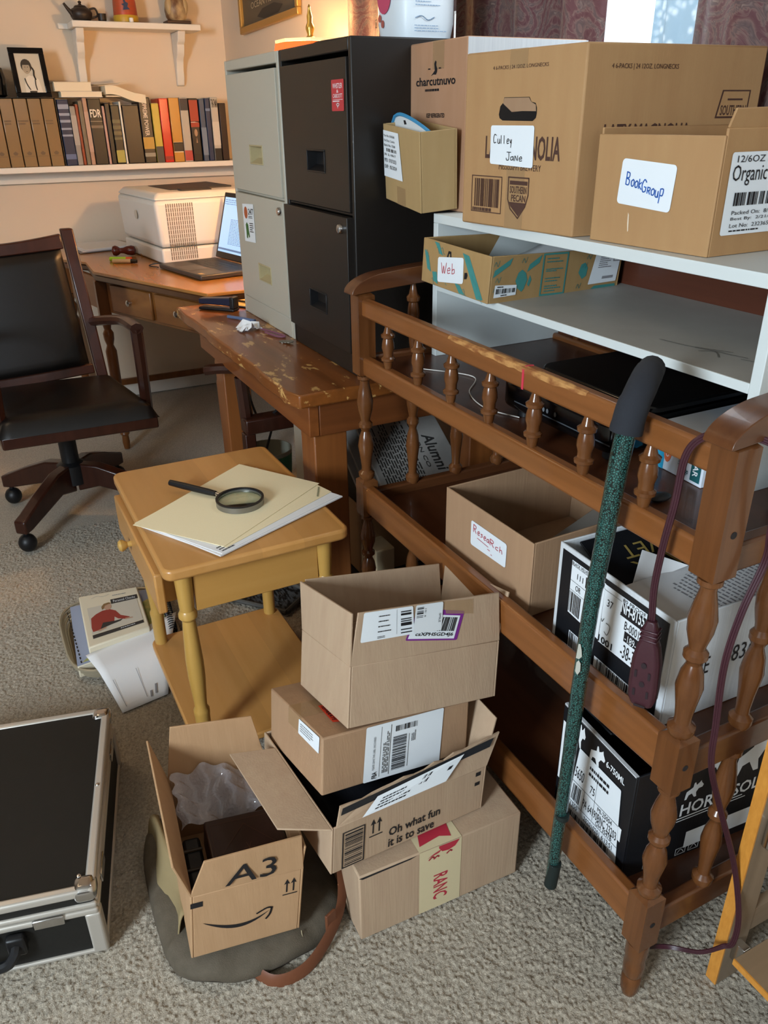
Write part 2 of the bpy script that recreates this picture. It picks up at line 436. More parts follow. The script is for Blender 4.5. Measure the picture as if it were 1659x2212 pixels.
# ================================================================ the room
XW, YW = 1.31, 4.20
struct(G().box((-2.4, -2.0, -0.05), (XW + 0.1, YW + 0.1, -.0035)).build('floor', M_CARPET, smooth=False))
def carpet_pile():
    import numpy as np
    x0, x1, y0, y1, st = -.62, 1.28, .24, 2.75, .0029
    nx, ny = int((x1 - x0) / st), int((y1 - y0) / st)
    r = np.random.default_rng(3)
    X, Y = np.meshgrid(np.linspace(x0, x1, nx), np.linspace(y0, y1, ny), indexing='ij')
    h = r.random((nx, ny)); k = r.random((nx // 7 + 2, ny // 7 + 2)).repeat(7, 0).repeat(7, 1)[:nx, :ny]
    h = (h + np.roll(h, 1, 0) * .3 + np.roll(h, 1, 1) * .3) / 1.6
    Z = -.0062 + .0072 * h + .0004 * k
    Z = np.minimum(Z, 0.0008)
    X = X + r.normal(0, .0007, X.shape); Y = Y + r.normal(0, .0007, Y.shape)
    Z[0, :] = Z[-1, :] = Z[:, 0] = Z[:, -1] = -.004
    co = np.stack([X, Y, Z], -1).reshape(-1, 3).astype(np.float32)
    i = np.arange(nx - 1)[:, None] * ny + np.arange(ny - 1)[None, :]
    f = np.stack([i, i + ny, i + ny + 1, i + 1], -1).reshape(-1, 4)
    me = bpy.data.meshes.new('carpet_pile')
    me.vertices.add(len(co)); me.vertices.foreach_set('co', co.ravel())
    me.loops.add(f.size); me.loops.foreach_set('vertex_index', f.ravel().astype(np.int32))
    me.polygons.add(len(f)); me.polygons.foreach_set('loop_start', (np.arange(len(f)) * 4).astype(np.int32))
    me.update(calc_edges=True); me.materials.append(M_CARPET)
    me.polygons.foreach_set('use_smooth', np.ones(len(f), bool))
    o = bpy.data.objects.new('carpet_pile', me); COL.objects.link(o)
    tag(o, 'beige cut pile carpet covering the floor', 'carpet', kind='stuff')
carpet_pile()
struct(G().box((-2.5, -2.1, 2.44), (XW + 0.1, YW + 0.1, 2.5)).build('ceiling', M_CEIL, smooth=False))
struct(G().box((-2.5, YW, 0), (XW + 0.1, YW + 0.1, 2.44)).build('wall_far', M_WALL, smooth=False))
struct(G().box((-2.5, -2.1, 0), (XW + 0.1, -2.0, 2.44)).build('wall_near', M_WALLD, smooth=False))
def holed(name, x0, x1, ya, yb, za, zb):
    g = G().box((x0, -2.0, 0), (x1, ya, 2.44)).box((x0, yb, 0), (x1, YW, 2.44)).box((x0, ya, 0), (x1, yb, za)).box((x0, ya, zb), (x1, yb, 2.44))
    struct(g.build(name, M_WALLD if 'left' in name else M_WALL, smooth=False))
holed('wall_right', XW, XW + 0.1, 0.70, 2.30, 1.0, 2.15)
holed('wall_left', -2.5, -2.4, -1.0, -0.1, 1.1, 2.15)
M_PANE = mat('window_glass', '#FFFFFF', 0.0, trans=1.0, ior=1.0)
def window(name, x, ya, yb, za, zb):
    g = G()
    for a, b, c, d in ((ya, yb, za, za + .05), (ya, yb, zb - .05, zb), (ya, ya + .05, za, zb), (yb - .05, yb, za, zb), (ya, yb, (za + zb) / 2 - .02, (za + zb) / 2 + .02)):
        g.box((x, a, c), (x + .04, b, d))
    o = struct(g.build(name, M_TRIM, smooth=False))
    p = G().box((x + .018, ya + .04, za + .04), (x + .022, yb - .04, zb - .04)).build('pane', M_PANE, o, smooth=False, local=True)
window('window_1', XW + .03, 0.70, 2.30, 1.0, 2.15)
window('window_2', -2.46, -1.0, -0.1, 1.1, 2.15)
struct(G().box((-2.4, YW - .014, 0), (XW, YW, .085)).build('baseboard_far', M_TRIM, bevel=.004))
struct(G().box((XW - .014, -2, 0), (XW, YW - .014, .085)).build('baseboard_right', M_TRIM, bevel=.004))

# ---------------------------------------------------------------- curtains
def paisley():
    m = bpy.data.materials.new('maroon_paisley_fabric'); m.use_nodes = True; nt = m.node_tree; b = nt.nodes['Principled BSDF']
    N, Lk = nt.nodes.new, nt.links.new
    tc = N('ShaderNodeTexCoord'); mp = N('ShaderNodeMapping'); mp.inputs['Scale'].default_value = (1, 1, 0.8); Lk(tc.outputs['Object'], mp.inputs[0])
    n = N('ShaderNodeTexNoise'); n.inputs['Scale'].default_value = 7; Lk(mp.outputs[0], n.inputs['Vector'])
    mx = N('ShaderNodeMix'); mx.data_type = 'VECTOR'; mx.inputs['Factor'].default_value = 0.12
    Lk(mp.outputs[0], mx.inputs['A']); Lk(n.outputs['Color'], mx.inputs['B'])
    v = N('ShaderNodeTexVoronoi'); v.inputs['Scale'].default_value = 11; Lk(mx.outputs['Result'], v.inputs['Vector'])
    ml = N('ShaderNodeMath'); ml.operation = 'MULTIPLY'; ml.inputs[1].default_value = 42; Lk(v.outputs['Distance'], ml.inputs[0])
    sn = N('ShaderNodeMath'); sn.operation = 'SINE'; Lk(ml.outputs[0], sn.inputs[0])
    r = N('ShaderNodeValToRGB'); e = r.color_ramp.elements
    e[0].position = 0.0; e[0].color = lin('#4E2428'); e[1].position = 1.0; e[1].color = lin('#7E6A60')
    for p, c in ((0.35, '#5A3436'), (0.55, '#6E544C'), (0.75, '#4E3A3A')):
        k = e.new(p); k.color = lin(c)
    ad = N('ShaderNodeMath'); ad.operation = 'MULTIPLY_ADD'; ad.inputs[1].default_value = 0.5; ad.inputs[2].default_value = 0.5
    mg = N('ShaderNodeTexMagic'); mg.inputs['Scale'].default_value = 34; mg.inputs['Distortion'].default_value = 2.5; mg.turbulence_depth = 3; Lk(mx.outputs['Result'], mg.inputs['Vector'])
    Lk(sn.outputs[0], ad.inputs[0]); mm = N('ShaderNodeMix'); mm.inputs['Factor'].default_value = .5; Lk(ad.outputs[0], mm.inputs['A']); Lk(mg.outputs['Fac'], mm.inputs['B']); Lk(mm.outputs['Result'], r.inputs[0]); Lk(r.outputs[0], b.inputs['Base Color'])
    b.inputs['Roughness'].default_value = 0.75; b.inputs['Sheen Weight'].default_value = 0.2
    return m
M_PAIS = paisley()
def curtain(name, y0, y1, label, folds, seed, m=M_PAIS, x=1.252, amp=0.016, z0=0.95, z1=2.25, thick=0.003):
    def fn(u, v):
        y = y0 + (y1 - y0) * u; z = z0 + (z1 - z0) * v
        a = math.sin(u * folds * 2 * PI + seed) * amp + math.sin(u * folds * 4.3 * PI + seed * 2) * amp * 0.35
        return (x + a, y + 0.006 * math.sin(v * 3 + u * 9), z)
    o = G().grid(fn, int(folds * 14), 12).build(name, m, org=(x, (y0 + y1) / 2, z0), angle=180, solid=thick)
    return tag(o, label, 'curtain')
curtain('curtain', 2.06, 2.70, 'paisley curtain glowing orange from the lamp, behind the black filing cabinet', 3.0, 0.4)
curtain('curtain', 1.475, 2.05, 'dark maroon paisley curtain between the white jug and the bright window gap', 3.2, 1.7)
curtain('curtain', 0.45, 1.245, 'maroon paisley curtain at the upper corner, on the far side of the bright gap', 4.2, 0.9)
M_LACE = mat('white_lace', '#9CB8CA', 0.8)
_nt = M_LACE.node_tree; _b = _nt.nodes['Principled BSDF']
_tc = _nt.nodes.new('ShaderNodeTexCoord'); _n = _nt.nodes.new('ShaderNodeTexVoronoi'); _n.inputs['Scale'].default_value = 60
_r = _nt.nodes.new('ShaderNodeValToRGB'); _r.color_ramp.elements[0].position = 0.12; _r.color_ramp.elements[1].position = 0.5; _r.color_ramp.elements[0].color = (.55, .55, .55, 1); _r.color_ramp.elements[1].color = (.95, .95, .95, 1)
_nt.links.new(_tc.outputs['Object'], _n.inputs['Vector']); _nt.links.new(_n.outputs['Distance'], _r.inputs[0]); _nt.links.new(_r.outputs[0], _b.inputs['Alpha'])
curtain('sheer_curtain', 1.20, 1.375, 'white lace sheer hanging in the bright gap between the paisley curtains', 2.5, 0.2, M_LACE, x=1.292, amp=0.008, thick=0)
g = G().cyl((1.275, 0.4, 2.28), (1.275, 2.75, 2.28), 0.012)
tag(g.build('curtain_rod', M_BRASS, org=(1.275, 1.5, 2.28)), 'metal rod carrying the paisley curtains', 'curtain rod')

# ================================================================ open-railed wooden changing table
TX0, TX1, TY0, TY1 = 0.705, 1.226, 0.540, 1.540      # outer faces of the posts
T = thing('changing_table', 'brown wooden baby changing table with turned posts, spindles and open shelves', 'changing table', ((TX0 + TX1) / 2, (TY0 + TY1) / 2, 0))
PW = 0.038
LONGP = [(0, .8), (.03, 1), (.06, 1), (.085, .62), (.12, .6), (.2, .72), (.33, .98), (.42, .8), (.475, .52), (.495, .6), (.52, .86), (.55, .86), (.575, .58), (.6, .62), (.68, .9), (.76, 1.0), (.85, .78), (.93, .55), (.955, .6), (.97, .85), (1, .85)]
SHORTP = [(0, .45), (.1, .6), (.2, .7), (.225, .98), (.275, 1), (.31, .72), (.4, .72), (.5, .9), (.6, .85), (.7, .7), (.725, .95), (.78, 1), (.82, .66), (.9, .5), (1, .3)]
def turned(g, x, y, z0, z1, r, prof, n=18):
    g.lathe([(r * k, (z1 - z0) * t) for t, k in prof], (x, y, z0), n=n)
def block(g, x, y, z0, z1, w):
    h = w / 2; c = 0.006; k = 0.62
    b = [(x - h * k, y - h * k, z0), (x + h * k, y - h * k, z0), (x + h * k, y + h * k, z0), (x - h * k, y + h * k, z0)]
    m0 = [(x - h, y - h, z0 + c), (x + h, y - h, z0 + c), (x + h, y + h, z0 + c), (x - h, y + h, z0 + c)]
    m1 = [(p[0], p[1], z1 - c) for p in m0]; t = [(p[0], p[1], z1) for p in b]
    n = len(g.v); g.v += b + m0 + m1 + t
    g.f += [(n + 3, n + 2, n + 1, n), (n + 12, n + 13, n + 14, n + 15)]
    for L in (0, 4, 8):
        for i in range(4): j = (i + 1) % 4; g.f.append((n + L + i, n + L + j, n + L + 4 + j, n + L + 4 + i))
def corner_post(x, y):
    g = G()
    block(g, x, y, 0.795, 0.974, PW); block(g, x, y, 0.455, 0.553, PW); block(g, x, y, 0.125, 0.240, PW)
    turned(g, x, y, 0.552, 0.796, 0.0185, LONGP); turned(g, x, y, 0.239, 0.456, 0.0185, LONGP)
    g.lathe([(.0115, 0), (.0150, .012), (.0165, .03), (.0158, .042), (.0135, .046), (.0165, .054), (.0172, .075), (.0160, .09), (.0180, .096), (.0180, .127)], (x, y, 0))
    return g.build('post', M_TABLE_Z, T, bevel=0, angle=30)
px0, px1, py0, py1 = TX0 + PW / 2, TX1 - PW / 2, TY0 + PW / 2, TY1 - PW / 2
for x in (px0, px1):
    for y in (py0, py1): corner_post(x, y)
def screwholes():
    for z in (0.862, 0.505, 0.185): G().cyl((px0, TY0 - .0006, z), (px0, TY0 + .002, z), .0048, n=12).build('screw_hole', M_INK, T)
screwholes()
g = G()
for x0 in (px0 - .013, px1 - .009):
    pass
def rail(name, x, z0, z1, m, th=0.022):
    G().box((x - th / 2, py0, z0), (x + th / 2, py1, z1)).build(name, m, T, bevel=.005)
rail('top_rail', px0, 0.926, 0.962, M_RAILWORN); rail('top_rail', px1, 0.926, 0.962, M_TABLE_Y)
rail('deck_rail', px0, 0.800, 0.840, M_TABLE_Y); rail('deck_rail', px1, 0.800, 0.840, M_TABLE_Y)
rail('shelf_rail', px0, 0.470, 0.537, M_TABLE_Y); rail('shelf_rail', px1, 0.470, 0.537, M_TABLE_Y)
rail('low_rail', px0, 0.143, 0.212, M_TABLE_Y); rail('low_rail', px1, 0.143, 0.212, M_TABLE_Y)
for y in (py0, py1):
    for nm, z0, z1 in (('deck_end_rail', .800, .840), ('shelf_end_rail', .470, .520), ('low_end_rail', .143, .195)):
        G().box((px0, y - .011, z0), (px1, y + .011, z1)).build(nm, M_TABLE_X, T, bevel=.004)
G().box((px0 + .004, py0 + .004, .812), (px1 - .004, py1 - .004, .828)).build('deck_panel', M_SHELFDARK, T)
G().box((px0 + .004, py0 + .004, .485), (px1 - .004, py1 - .004, .497)).build('shelf_panel', M_SHELFDARK, T)
G().box((px0 + .004, py0 + .004, .150), (px1 - .004, py1 - .004, .162)).build('shelf_panel', M_SHELFDARK, T)
for y in (1.407, 1.284, 1.164, 1.043, .923, .803, .682):
    g = G(); turned(g, px0, y, 0.836, 0.930, 0.0145, SHORTP); g.build('spindle', M_TABLE_Z, T, angle=30)
    g = G(); turned(g, px1, y, 0.836, 0.930, 0.0145, SHORTP); g.build('spindle', M_TABLE_Z, T, angle=30)
for y in (py0, py1):
    for x in (.845, .965, 1.085):
        g = G(); turned(g, x, y, 0.836, 0.985, 0.015, SHORTP); g.build('spindle', M_TABLE_Z, T, angle=30)
        g = G(); turned(g, x, y, 0.516, 0.804, 0.0165, LONGP); g.build('spindle', M_TABLE_Z, T, angle=30)
        g = G(); turned(g, x, y, 0.192, 0.474, 0.0165, LONGP); g.build('spindle', M_TABLE_Z, T, angle=30)
    # curved arm on top of each end
    pts = []
    NS = 40
    xs = [TX0 - .014 + (TX1 - TX0 + .022) * (i / NS) ** 1.5 for i in range(NS + 1)]
    def ztop(t):
        k = max(0, 1 - t / .13); q = max(0, 1 - (1 - t) / .13)
        return 1.004 + 0.018 * math.sin(PI * t) - .030 * (1 - math.sqrt(1 - k * k)) - .028 * (1 - math.sqrt(1 - q * q))
    topl = [(x, ztop((i / NS) ** 1.5)) for i, x in enumerate(xs)]
    botl = [(x, 0.9725 + 0.014 * math.sin(PI * (i / NS) ** 1.5)) for i, x in enumerate(xs)]
    out = [(x, z) for x, z in botl] + [(x, z) for x, z in topl[::-1]]
    g = G()
    n = len(xs); w = .021
    vs = []
    for i in range(n):
        (xb, zb), (xt, zt) = botl[i], topl[i]
        vs += [(xb, y - w, zb), (xb, y + w, zb), (xt, y + w, zt), (xt, y - w, zt)]
    fs = [(3, 2, 1, 0), (4 * n - 4, 4 * n - 3, 4 * n - 2, 4 * n - 1)]
    for i in range(n - 1):
        for k in range(4): fs.append((4 * i + k, 4 * i + (k + 1) % 4, 4 * i + 4 + (k + 1) % 4, 4 * i + 4 + k))
    g.add(vs, fs); g.build('armrest', M_TABLE_X, T, bevel=.006, seg=3, angle=60)
# worn strip and red tape on the front top rail
M_BARE = mat('bare_worn_wood', '#B98850', 0.6, vary=('#86522A', (90, 40, 90), 0.1))
def ragged(g, y0, y1, x, z, w, seed):
    rn = random.Random(seed); k = 26; A = []; B = []
    rows = []
    for i in range(k + 1):
        y = y0 + (y1 - y0) * i / k; e = max(0, math.sin(PI * i / k)) ** 0.5
        w1, w2 = w * e * rn.uniform(.2, 1), w * e * rn.uniform(.3, 1.2)
        rows.append([(x - .0115, y, .9566 - w1), (x - .0115, y, .9570), (x - .0101, y, .9607), (x - .0062, y, .9626), (x - .006 + w2, y, .9626)])
    for i in range(k):
        for j in range(4): g.poly([rows[i][j], rows[i + 1][j], rows[i + 1][j + 1], rows[i][j + 1]])
g = G(); ragged(g, .80, 1.16, px0, 0, .0055, 3)
g.build('worn_patch', M_BARE, T, smooth=False)
g = G(); rx = px0 - .0114
g.box((rx - .0006, .940, .927), (rx + .0004, .9445, .958)); g.box((rx + .004, .940, .962), (px0 + .006, .9445, .9627)); g.build('red_tape_mark', M_RED, T, smooth=False)

# ================================================================ white hutch standing on the table deck
HX0, HX1, HY0, HY1 = 0.877, 1.222, 0.660, 1.495
H = thing('shelf_unit', 'white open shelf unit standing on the changing table, dark wood back', 'shelf unit', (HX0, (HY0 + HY1) / 2, .828))
for y in (HY0, HY1 - .017): G().box((HX0, y, .828), (HX1, y + .017, 1.103)).build('side_panel', M_HUTCH, H, bevel=.001)
G().box((HX0, HY0, 1.103), (HX1 + .004, HY1, 1.121)).build('top_shelf', M_HUTCH, H, bevel=.001)
G().box((HX0, HY0 + .0172, .9685), (HX1 - .012, HY1 - .0172, .9825)).build('middle_shelf', M_HUTCH, H, bevel=.001)
G().box((HX0 + .0006, HY0 + .0175, .9826), (HX1 - .012, HY1 - .0175, .9832)).build('shelf_surface', M_HUTCHTOP, H, smooth=False)
G().box((HX1 - .011, HY0 + .0175, .829), (HX1, HY1 - .0175, 1.1025)).build('back_panel', wood('brown_back_panel', '#5A3020', '#4A2618', 'y', .4, 40), H, smooth=False)
sf = Face((HX0 + .01, HY1 - .02, .9832), (HX0 + .01, HY0 + .02, .9832), (HX1 - .02, HY0 + .02, .9832), (HX1 - .02, HY1 - .02, .9832))
g = G()
for st in ([(.80, .20), (.84, .23), (.87, .24), (.9, .26)], [(.72, .17), (.78, .19), (.82, .23), (.86, .28)], [(.82, .17), (.84, .22), (.87, .16)], [(.9, .22), (.95, .26)]): sf.stroke(g, st, .0022)
g.build('scuff_mark', mat('scuff_grey', '#7A7872', .7), H, smooth=False)
g = G().box((HX0 + .05, HY0 - .0006, 1.002), (HX0 + .062, HY0, 1.006)); g.build('dark_mark', M_INK, H, smooth=False)

# ================================================================ scarred wooden bench
BX0, BX1, BY0, BY1, BZ = 0.600, 1.225, 1.632, 2.72, 0.735
BE = thing('workbench', 'scarred old pine workbench with worn varnish carrying the two filing cabinets', 'workbench', ((BX0 + BX1) / 2, (BY0 + BY1) / 2, 0))
rn = random.Random(4); pts = []
for i in range(23): pts.append((BX0 + rn.uniform(-.004, .004) + (.014 if i == 0 else 0), BY0 + (BY1 - BY0) * i / 22, BZ - .034))
for i in range(6): pts.append((BX0 + (BX1 - BX0) * (i + 1) / 6, BY1, BZ - .034))
for i in range(12): pts.append((BX1 - (BX1 - BX0 - .02) * i / 11, BY0 + rn.uniform(-.003, .003), BZ - .034))
G().prism(pts, (0, 0, .034)).build('bench_top', M_BENCH, BE, bevel=.005)
G().box((.645, 1.665, .615), (.672, 2.62, .701)).build('apron', M_BENCH_Y, BE, bevel=.003)
G().box((.672, 1.665, .615), (1.20, 1.692, .701)).build('end_apron', wood('pine_apron_x', '#74401C', '#5E3214', 'x', .45, 40), BE, bevel=.003)
G().box((.672, 2.595, .615), (1.20, 2.62, .701)).build('end_apron', M_BENCH_Y, BE, bevel=.003)
for x0, y0 in ((.662, 1.682), (.662, 2.44), (1.11, 1.682), (1.11, 2.44)):
    G().box((x0, y0, 0), (x0 + .088, y0 + .088, .615)).build('leg', M_BENCH_Z, BE, bevel=.004)
# ================================================================ filing cabinets
def fcabinet(name, label, y0, y1, m, mdark, ajar, knobm, hx=.06):
    x0, x1, z0, z1 = .79, 1.215, BZ, 1.447
    c = thing(name, label, 'filing cabinet', (x0, (y0 + y1) / 2, z0))
    t = .014
    g = G().box((x0, y0, z0), (x1, y0 + t, z1)).box((x0, y1 - t, z0), (x1, y1, z1)).box((x0, y0 + t, z1 - .026), (x1, y1 - t, z1)).box((x0, y0 + t, z0), (x1, y1 - t, z0 + .055)).box((x1 - t, y0 + t, z0 + .055), (x1, y1 - t, z1 - .026))
    g.box((x0 + .004, y0 + t, 1.100), (x0 + .03, y1 - t, 1.108))
    g.build('cabinet_body', m, c, bevel=.003)
    for k, (za, zb) in enumerate(((z0 + .058, 1.099), (1.109, z1 - .036))):
        f = x0 - .004 - (ajar if k == 0 else 0); ya, yb = y0 + t + .003 - (.008 if k == 0 and ajar else 0), y1 - t - .003
        hz = (.887 if k == 0 else 1.208); hc = (ya + yb) / 2 - (.01 if name.startswith('black') else .02)
        h0, h1, w0, w1 = hz - .021, hz + .021, hc - .05, hc + .05
        g = G()
        ou = [(ya, za), (yb, za), (yb, zb), (ya, zb)]; io = [(w0, h0), (w1, h0), (w1, h1), (w0, h1)]
        g.add([(f, *p) for p in ou] + [(f, *p) for p in io] + [(f + .02, *p) for p in ou] + [(f + .02, *p) for p in io],
              [q for i in range(4) for j in ((i + 1) % 4,) for q in ((i, j, 4 + j, 4 + i), (8 + i, 8 + j, 12 + j, 12 + i), (i, j, 8 + j, 8 + i), (4 + i, 4 + j, 12 + j, 12 + i))])
        if k == 0 and ajar: g.box((f + .02, ya + .012, za + .01), (f + .06, yb - .012, zb - .03))
        d = g.build('drawer', m, c, bevel=.0012)
        g = G()  # recessed pull
        p = .026
        g.prism([(f + .001, w0, h0), (f + p, w0, h0), (f + p, w0, h1), (f + .001, w0, h1)], (0, .002, 0)).prism([(f + .001, w1, h0), (f + p, w1, h0), (f + p, w1, h1), (f + .001, w1, h1)], (0, -.002, 0))
        g.add([(f + .002, w0, h1), (f + .002, w1, h1), (f + p, w1, h1 - .002), (f + p, w0, h1 - .002)], [(0, 1, 2, 3)])
        g.add([(f + p, w0, h1), (f + p, w1, h1), (f + p - .004, w1, h0 + .012), (f + p - .004, w0, h0 + .012), (f + .001, w0, h0), (f + .001, w1, h0)], [(0, 1, 2, 3), (3, 2, 5, 4)])
        g.build('pull_recess', mdark, d, smooth=False)
        g = G()
        e = .004
        for q in ((w0 - e, w1 + e, h1, h1 + e), (w0 - e, w1 + e, h0 - e, h0), (w0 - e, w0, h0, h1), (w1, w1 + e, h0, h1)): g.box((f - .002, q[0], q[2]), (f + .002, q[1], q[3]))
        g.build('pull_rim', mdark, d, bevel=.001)
        if k == 0:
            ly = ya + .03 if knobm else yb
            G().lathe([(.011, 0), (.011, .006), (.009, .009), (.004, .0095)], (f, y0 + .038, 1.074), (-1, 0, 0)).build('lock', M_CHROME, d)
    return c
M_BEIGEP = mat('beige_pull', '#B0A27C', .5)
CG = fcabinet('grey_filing_cabinet', 'tall grey two drawer filing cabinet beside the laptop, colourful sticker on it', 2.115, 2.555, M_GREYMET, M_BEIGEP, 0, True)
CB = fcabinet('black_filing_cabinet', 'black two drawer filing cabinet with a red sticker and lower drawer ajar', 1.69, 2.108, M_BLACKMET, M_BLACKPL, .012, True)
f = Face((.7855, 1.782, 1.311), (.7855, 1.719, 1.311), (.7855, 1.717, 1.371), (.7855, 1.782, 1.371))
s = part(lambda g: f.rrect(g, 0, 0, 1, 1, .003), 'red_sticker', mat('red_sticker_paper', '#B8363C', .5), CB)
def pr(g):
    f.text(g, 'WHISTLER', .12, .72, .88, .88); f.text(g, '&', .42, .58, .58, .68); f.text(g, 'CABOOTT', .12, .42, .88, .55); f.rect(g, .1, .36, .9, .375); f.lines(g, .1, .29, .9, .34, 1, 3, .7); f.stroke(g, [(.4, .22), (.5, .15), (.62, .22), (.45, .24), (.5, .1)], .002)
part(pr, 'sticker_print', M_WHITEINK, s)
f = Face((.7855, 2.478, .962), (.7855, 2.377, .967), (.7855, 2.376, 1.075), (.7855, 2.478, 1.069))
s = part(lambda g: f.rect(g, 0, 0, 1, 1), 'sticker', M_LABEL, CG)
def pr(g): f.text(g, '24/7', .5, .72, .95, .88, bold=True); f.lines(g, .5, .62, .9, .7, 2, 5); f.lines(g, .55, .25, .9, .52, 5, 6)
part(pr, 'sticker_print', M_INK, s)
part(lambda g: f.poly(g, [(.12 + .2 * (1 + math.cos(t / 8 * PI)) * .8, .77 + .16 * math.sin(t / 8 * PI)) for t in range(16)], .0009), 'sticker_orange_disc', mat('sticker_orange', '#B05A34', .6), s)
part(lambda g: f.poly(g, [(.2, .1), (.3, .08), (.34, .2), (.42, .1), (.5, .14), (.44, .3), (.42, .45), (.3, .52), (.18, .45), (.2, .3)], .0009), 'sticker_green_patch', mat('sticker_green', '#3E6A34', .6), s)

# ================================================================ cardboard boxes
class Carton:
    """a carton from its near bottom corner: local x away to the right, local y away to the left, z up"""
    def __init__(s, name, label, N, yaw, w, d, h, tilt=(0, 0), m=M_KRAFT, inner=M_KRAFT_IN, opened=True, group=None, t=.004, cat='box', hB=None, hA=None, yawR=None):
        s.N = V(N); s.w, s.d, s.h = w, d, h
        a = math.radians
        s.M = Matrix.Rotation(a(yaw), 3, 'Z') @ Matrix.Rotation(a(tilt[1]), 3, 'Y') @ Matrix.Rotation(a(tilt[0]), 3, 'X')
        if yawR is not None:
            s.M.col[0] = V((math.cos(a(yawR)), math.sin(a(yawR)), 0))
        s.o = thing(name, label, cat, s.P(.5, .5, 0), a(yaw), group)
        s.m = m
        ta, tb = t / w, t / d
        if opened:
            g = G()
            H = lambda a0, b0, a1, b1, c0, c1: g.hexa([s.P(a0, b0, c0), s.P(a1, b0, c0), s.P(a1, b1, c0), s.P(a0, b1, c0)], [s.P(a0, b0, c1), s.P(a1, b0, c1), s.P(a1, b1, c1), s.P(a0, b1, c1)])
            H(0, 0, ta, 1, 0, hA or 1); H(1 - ta, 0, 1, 1, 0, 1); H(ta, 0, 1 - ta, tb, 0, hB or 1); H(ta, 1 - tb, 1 - ta, 1, 0, 1); H(ta, tb, 1 - ta, 1 - tb, 0, t / h)
            g.build('box_body', m, s.o, bevel=.0014)
        else:
            g = G().hexa([s.P(0, 0, 0), s.P(1, 0, 0), s.P(1, 1, 0), s.P(0, 1, 0)], [s.P(0, 0, 1), s.P(1, 0, 1), s.P(1, 1, 1), s.P(0, 1, 1)])
            g.build('box_body', m, s.o, bevel=.003)
        P = s.P
        s.A = Face(P(0, 1, 0), P(0, 0, 0), P(0, 0, 1), P(0, 1, 1))
        s.B = Face(P(0, 0, 0), P(1, 0, 0), P(1, 0, 1), P(0, 0, 1))
        s.T = Face(P(0, 0, 1), P(1, 0, 1), P(1, 1, 1), P(0, 1, 1))
    def P(s, a, b, c): return s.N + s.M @ V((a * s.w, b * s.d, c * s.h))
    def flap(s, p0, p1, q1, q0, m=None, t=.0035, curl=0):
        p0, p1, q1, q0 = map(V, (p0, p1, q1, q0)); n = (p1 - p0).cross(q0 - p0).normalized() * -t
        g = G().prism([p0, p1, q1, q0], n)
        return g.build('flap', m or s.m, s.o, bevel=.0008)
    def print(s, fn, m=M_INK, name='printed_text', parent=None): return part(fn, name, m, parent or s.o, cell=0 if parent else .009)
    def label(s, F, quad, r=.004, name='paper_label', m=M_LABEL):
        L = Face(*[F.P(a, b, .0015) for a, b in quad])
        o = part(lambda g: L.rrect(g, 0, 0, 1, 1, r, 0), name, m, s.o)
        return L, o
    def tape(s, F, a0, b0, a1, b1, name='packing_tape', m=M_TAPE): return part(lambda g: F.rect(g, a0, b0, a1, b1, .0005), name, m, s.o)

def arrows(F, g, a0, b0, a1, b1):
    w = a1 - a0; h = b1 - b0
    F.rect(g, a0, b0, a1, b0 + h * .06)
    for c in (a0 + w * .27, a0 + w * .73):
        F.rect(g, c - w * .05, b0 + h * .18, c + w * .05, b0 + h * .75)
        F.poly(g, [(c - w * .2, b0 + h * .68), (c, b0 + h * .74), (c + w * .2, b0 + h * .68), (c, b1)])

# --- tall box with a hand hole, upper shelf
K = Carton('cardboard_box', 'large tall cardboard box with an oval hand hole and handwritten white label', (.880, 1.0615, 1.1215), 7.3, .35, .277, .273, m=M_KRAFT3, opened=False, yawR=-4)
A = K.A
hole = [(.325, .655), (.333, .635), (.36, .622), (.62, .618), (.645, .635), (.65, .66), (.648, .69), (.635, .714), (.6, .72), (.583, .746), (.367, .748), (.36, .72), (.335, .7)]
K.print(lambda g: A.poly(g, hole, .0007), M_BLACKPL, 'hand_hole')
K.print(lambda g: A.poly(g, [(.37, .745), (.582, .743), (.60, .72), (.64, .705), (.645, .67), (.53, .672), (.44, .668), (.36, .715)], .0011), M_KRAFT_IN, 'hole_tab')
K.tape(A, .42, -.0, .58, .36); K.tape(A, .40, .90, .55, 1.0)
def pr(g):
    A.text(g, '4 6-PACKS | 24 12OZ. LONGNECKS', .256, .892, .721, .918)
    A.text(g, 'LAZY MAGNOLIA', .215, .405, .86, .537, bold=True); A.text(g, 'MISSISSIPPI BREWERY', .348, .345, .715, .38)
    A.outline(g, .095, .08, .385, .303, .0016); A.bars(g, .125, .115, .36, .285, 24, 3); A.lines(g, .11, .085, .37, .11, 1, 4, .8)
    sh = [(.443, .304), (.621, .304), (.622, .207), (.60, .14), (.542, .068), (.47, .12), (.444, .176)]
    for p, q in zip(sh, sh[1:] + sh[:1]): A.stroke(g, [p, q], .0022)
    A.rect(g, .455, .262, .61, .285); A.poly(g, [(.455, .16), (.612, .16), (.606, .15), (.542, .08), (.47, .135)])
    A.text(g, 'SOUTHERN', .46, .212, .607, .255, bold=True); A.text(g, 'PECAN', .475, .165, .60, .205, bold=True)
    B = K.B
    B.text(g, '4 6-PACKS | 24 12OZ. LONGNECKS', .13, .868, .49, .9)
    B.poly(g, [(.74, .62), (.93, .62), (.935, .77), (.765, .77)], .0005); B.text(g, 'LAZY MAGNOLIA', .12, .52, .6, .6, bold=True)
K.print(pr, M_BROWNINK)
B = K.B
def pr(g): B.poly(g, [(.75, .63), (.922, .63), (.927, .762), (.772, .762)], .0008)
K.print(pr, M_KRAFT3, 'printed_panel')
def pr(g): B.text(g, 'SOUTHERN', .765, .635, .918, .69, bold=True, off=.0012); B.rect(g, .8, .715, .89, .725, .0012)
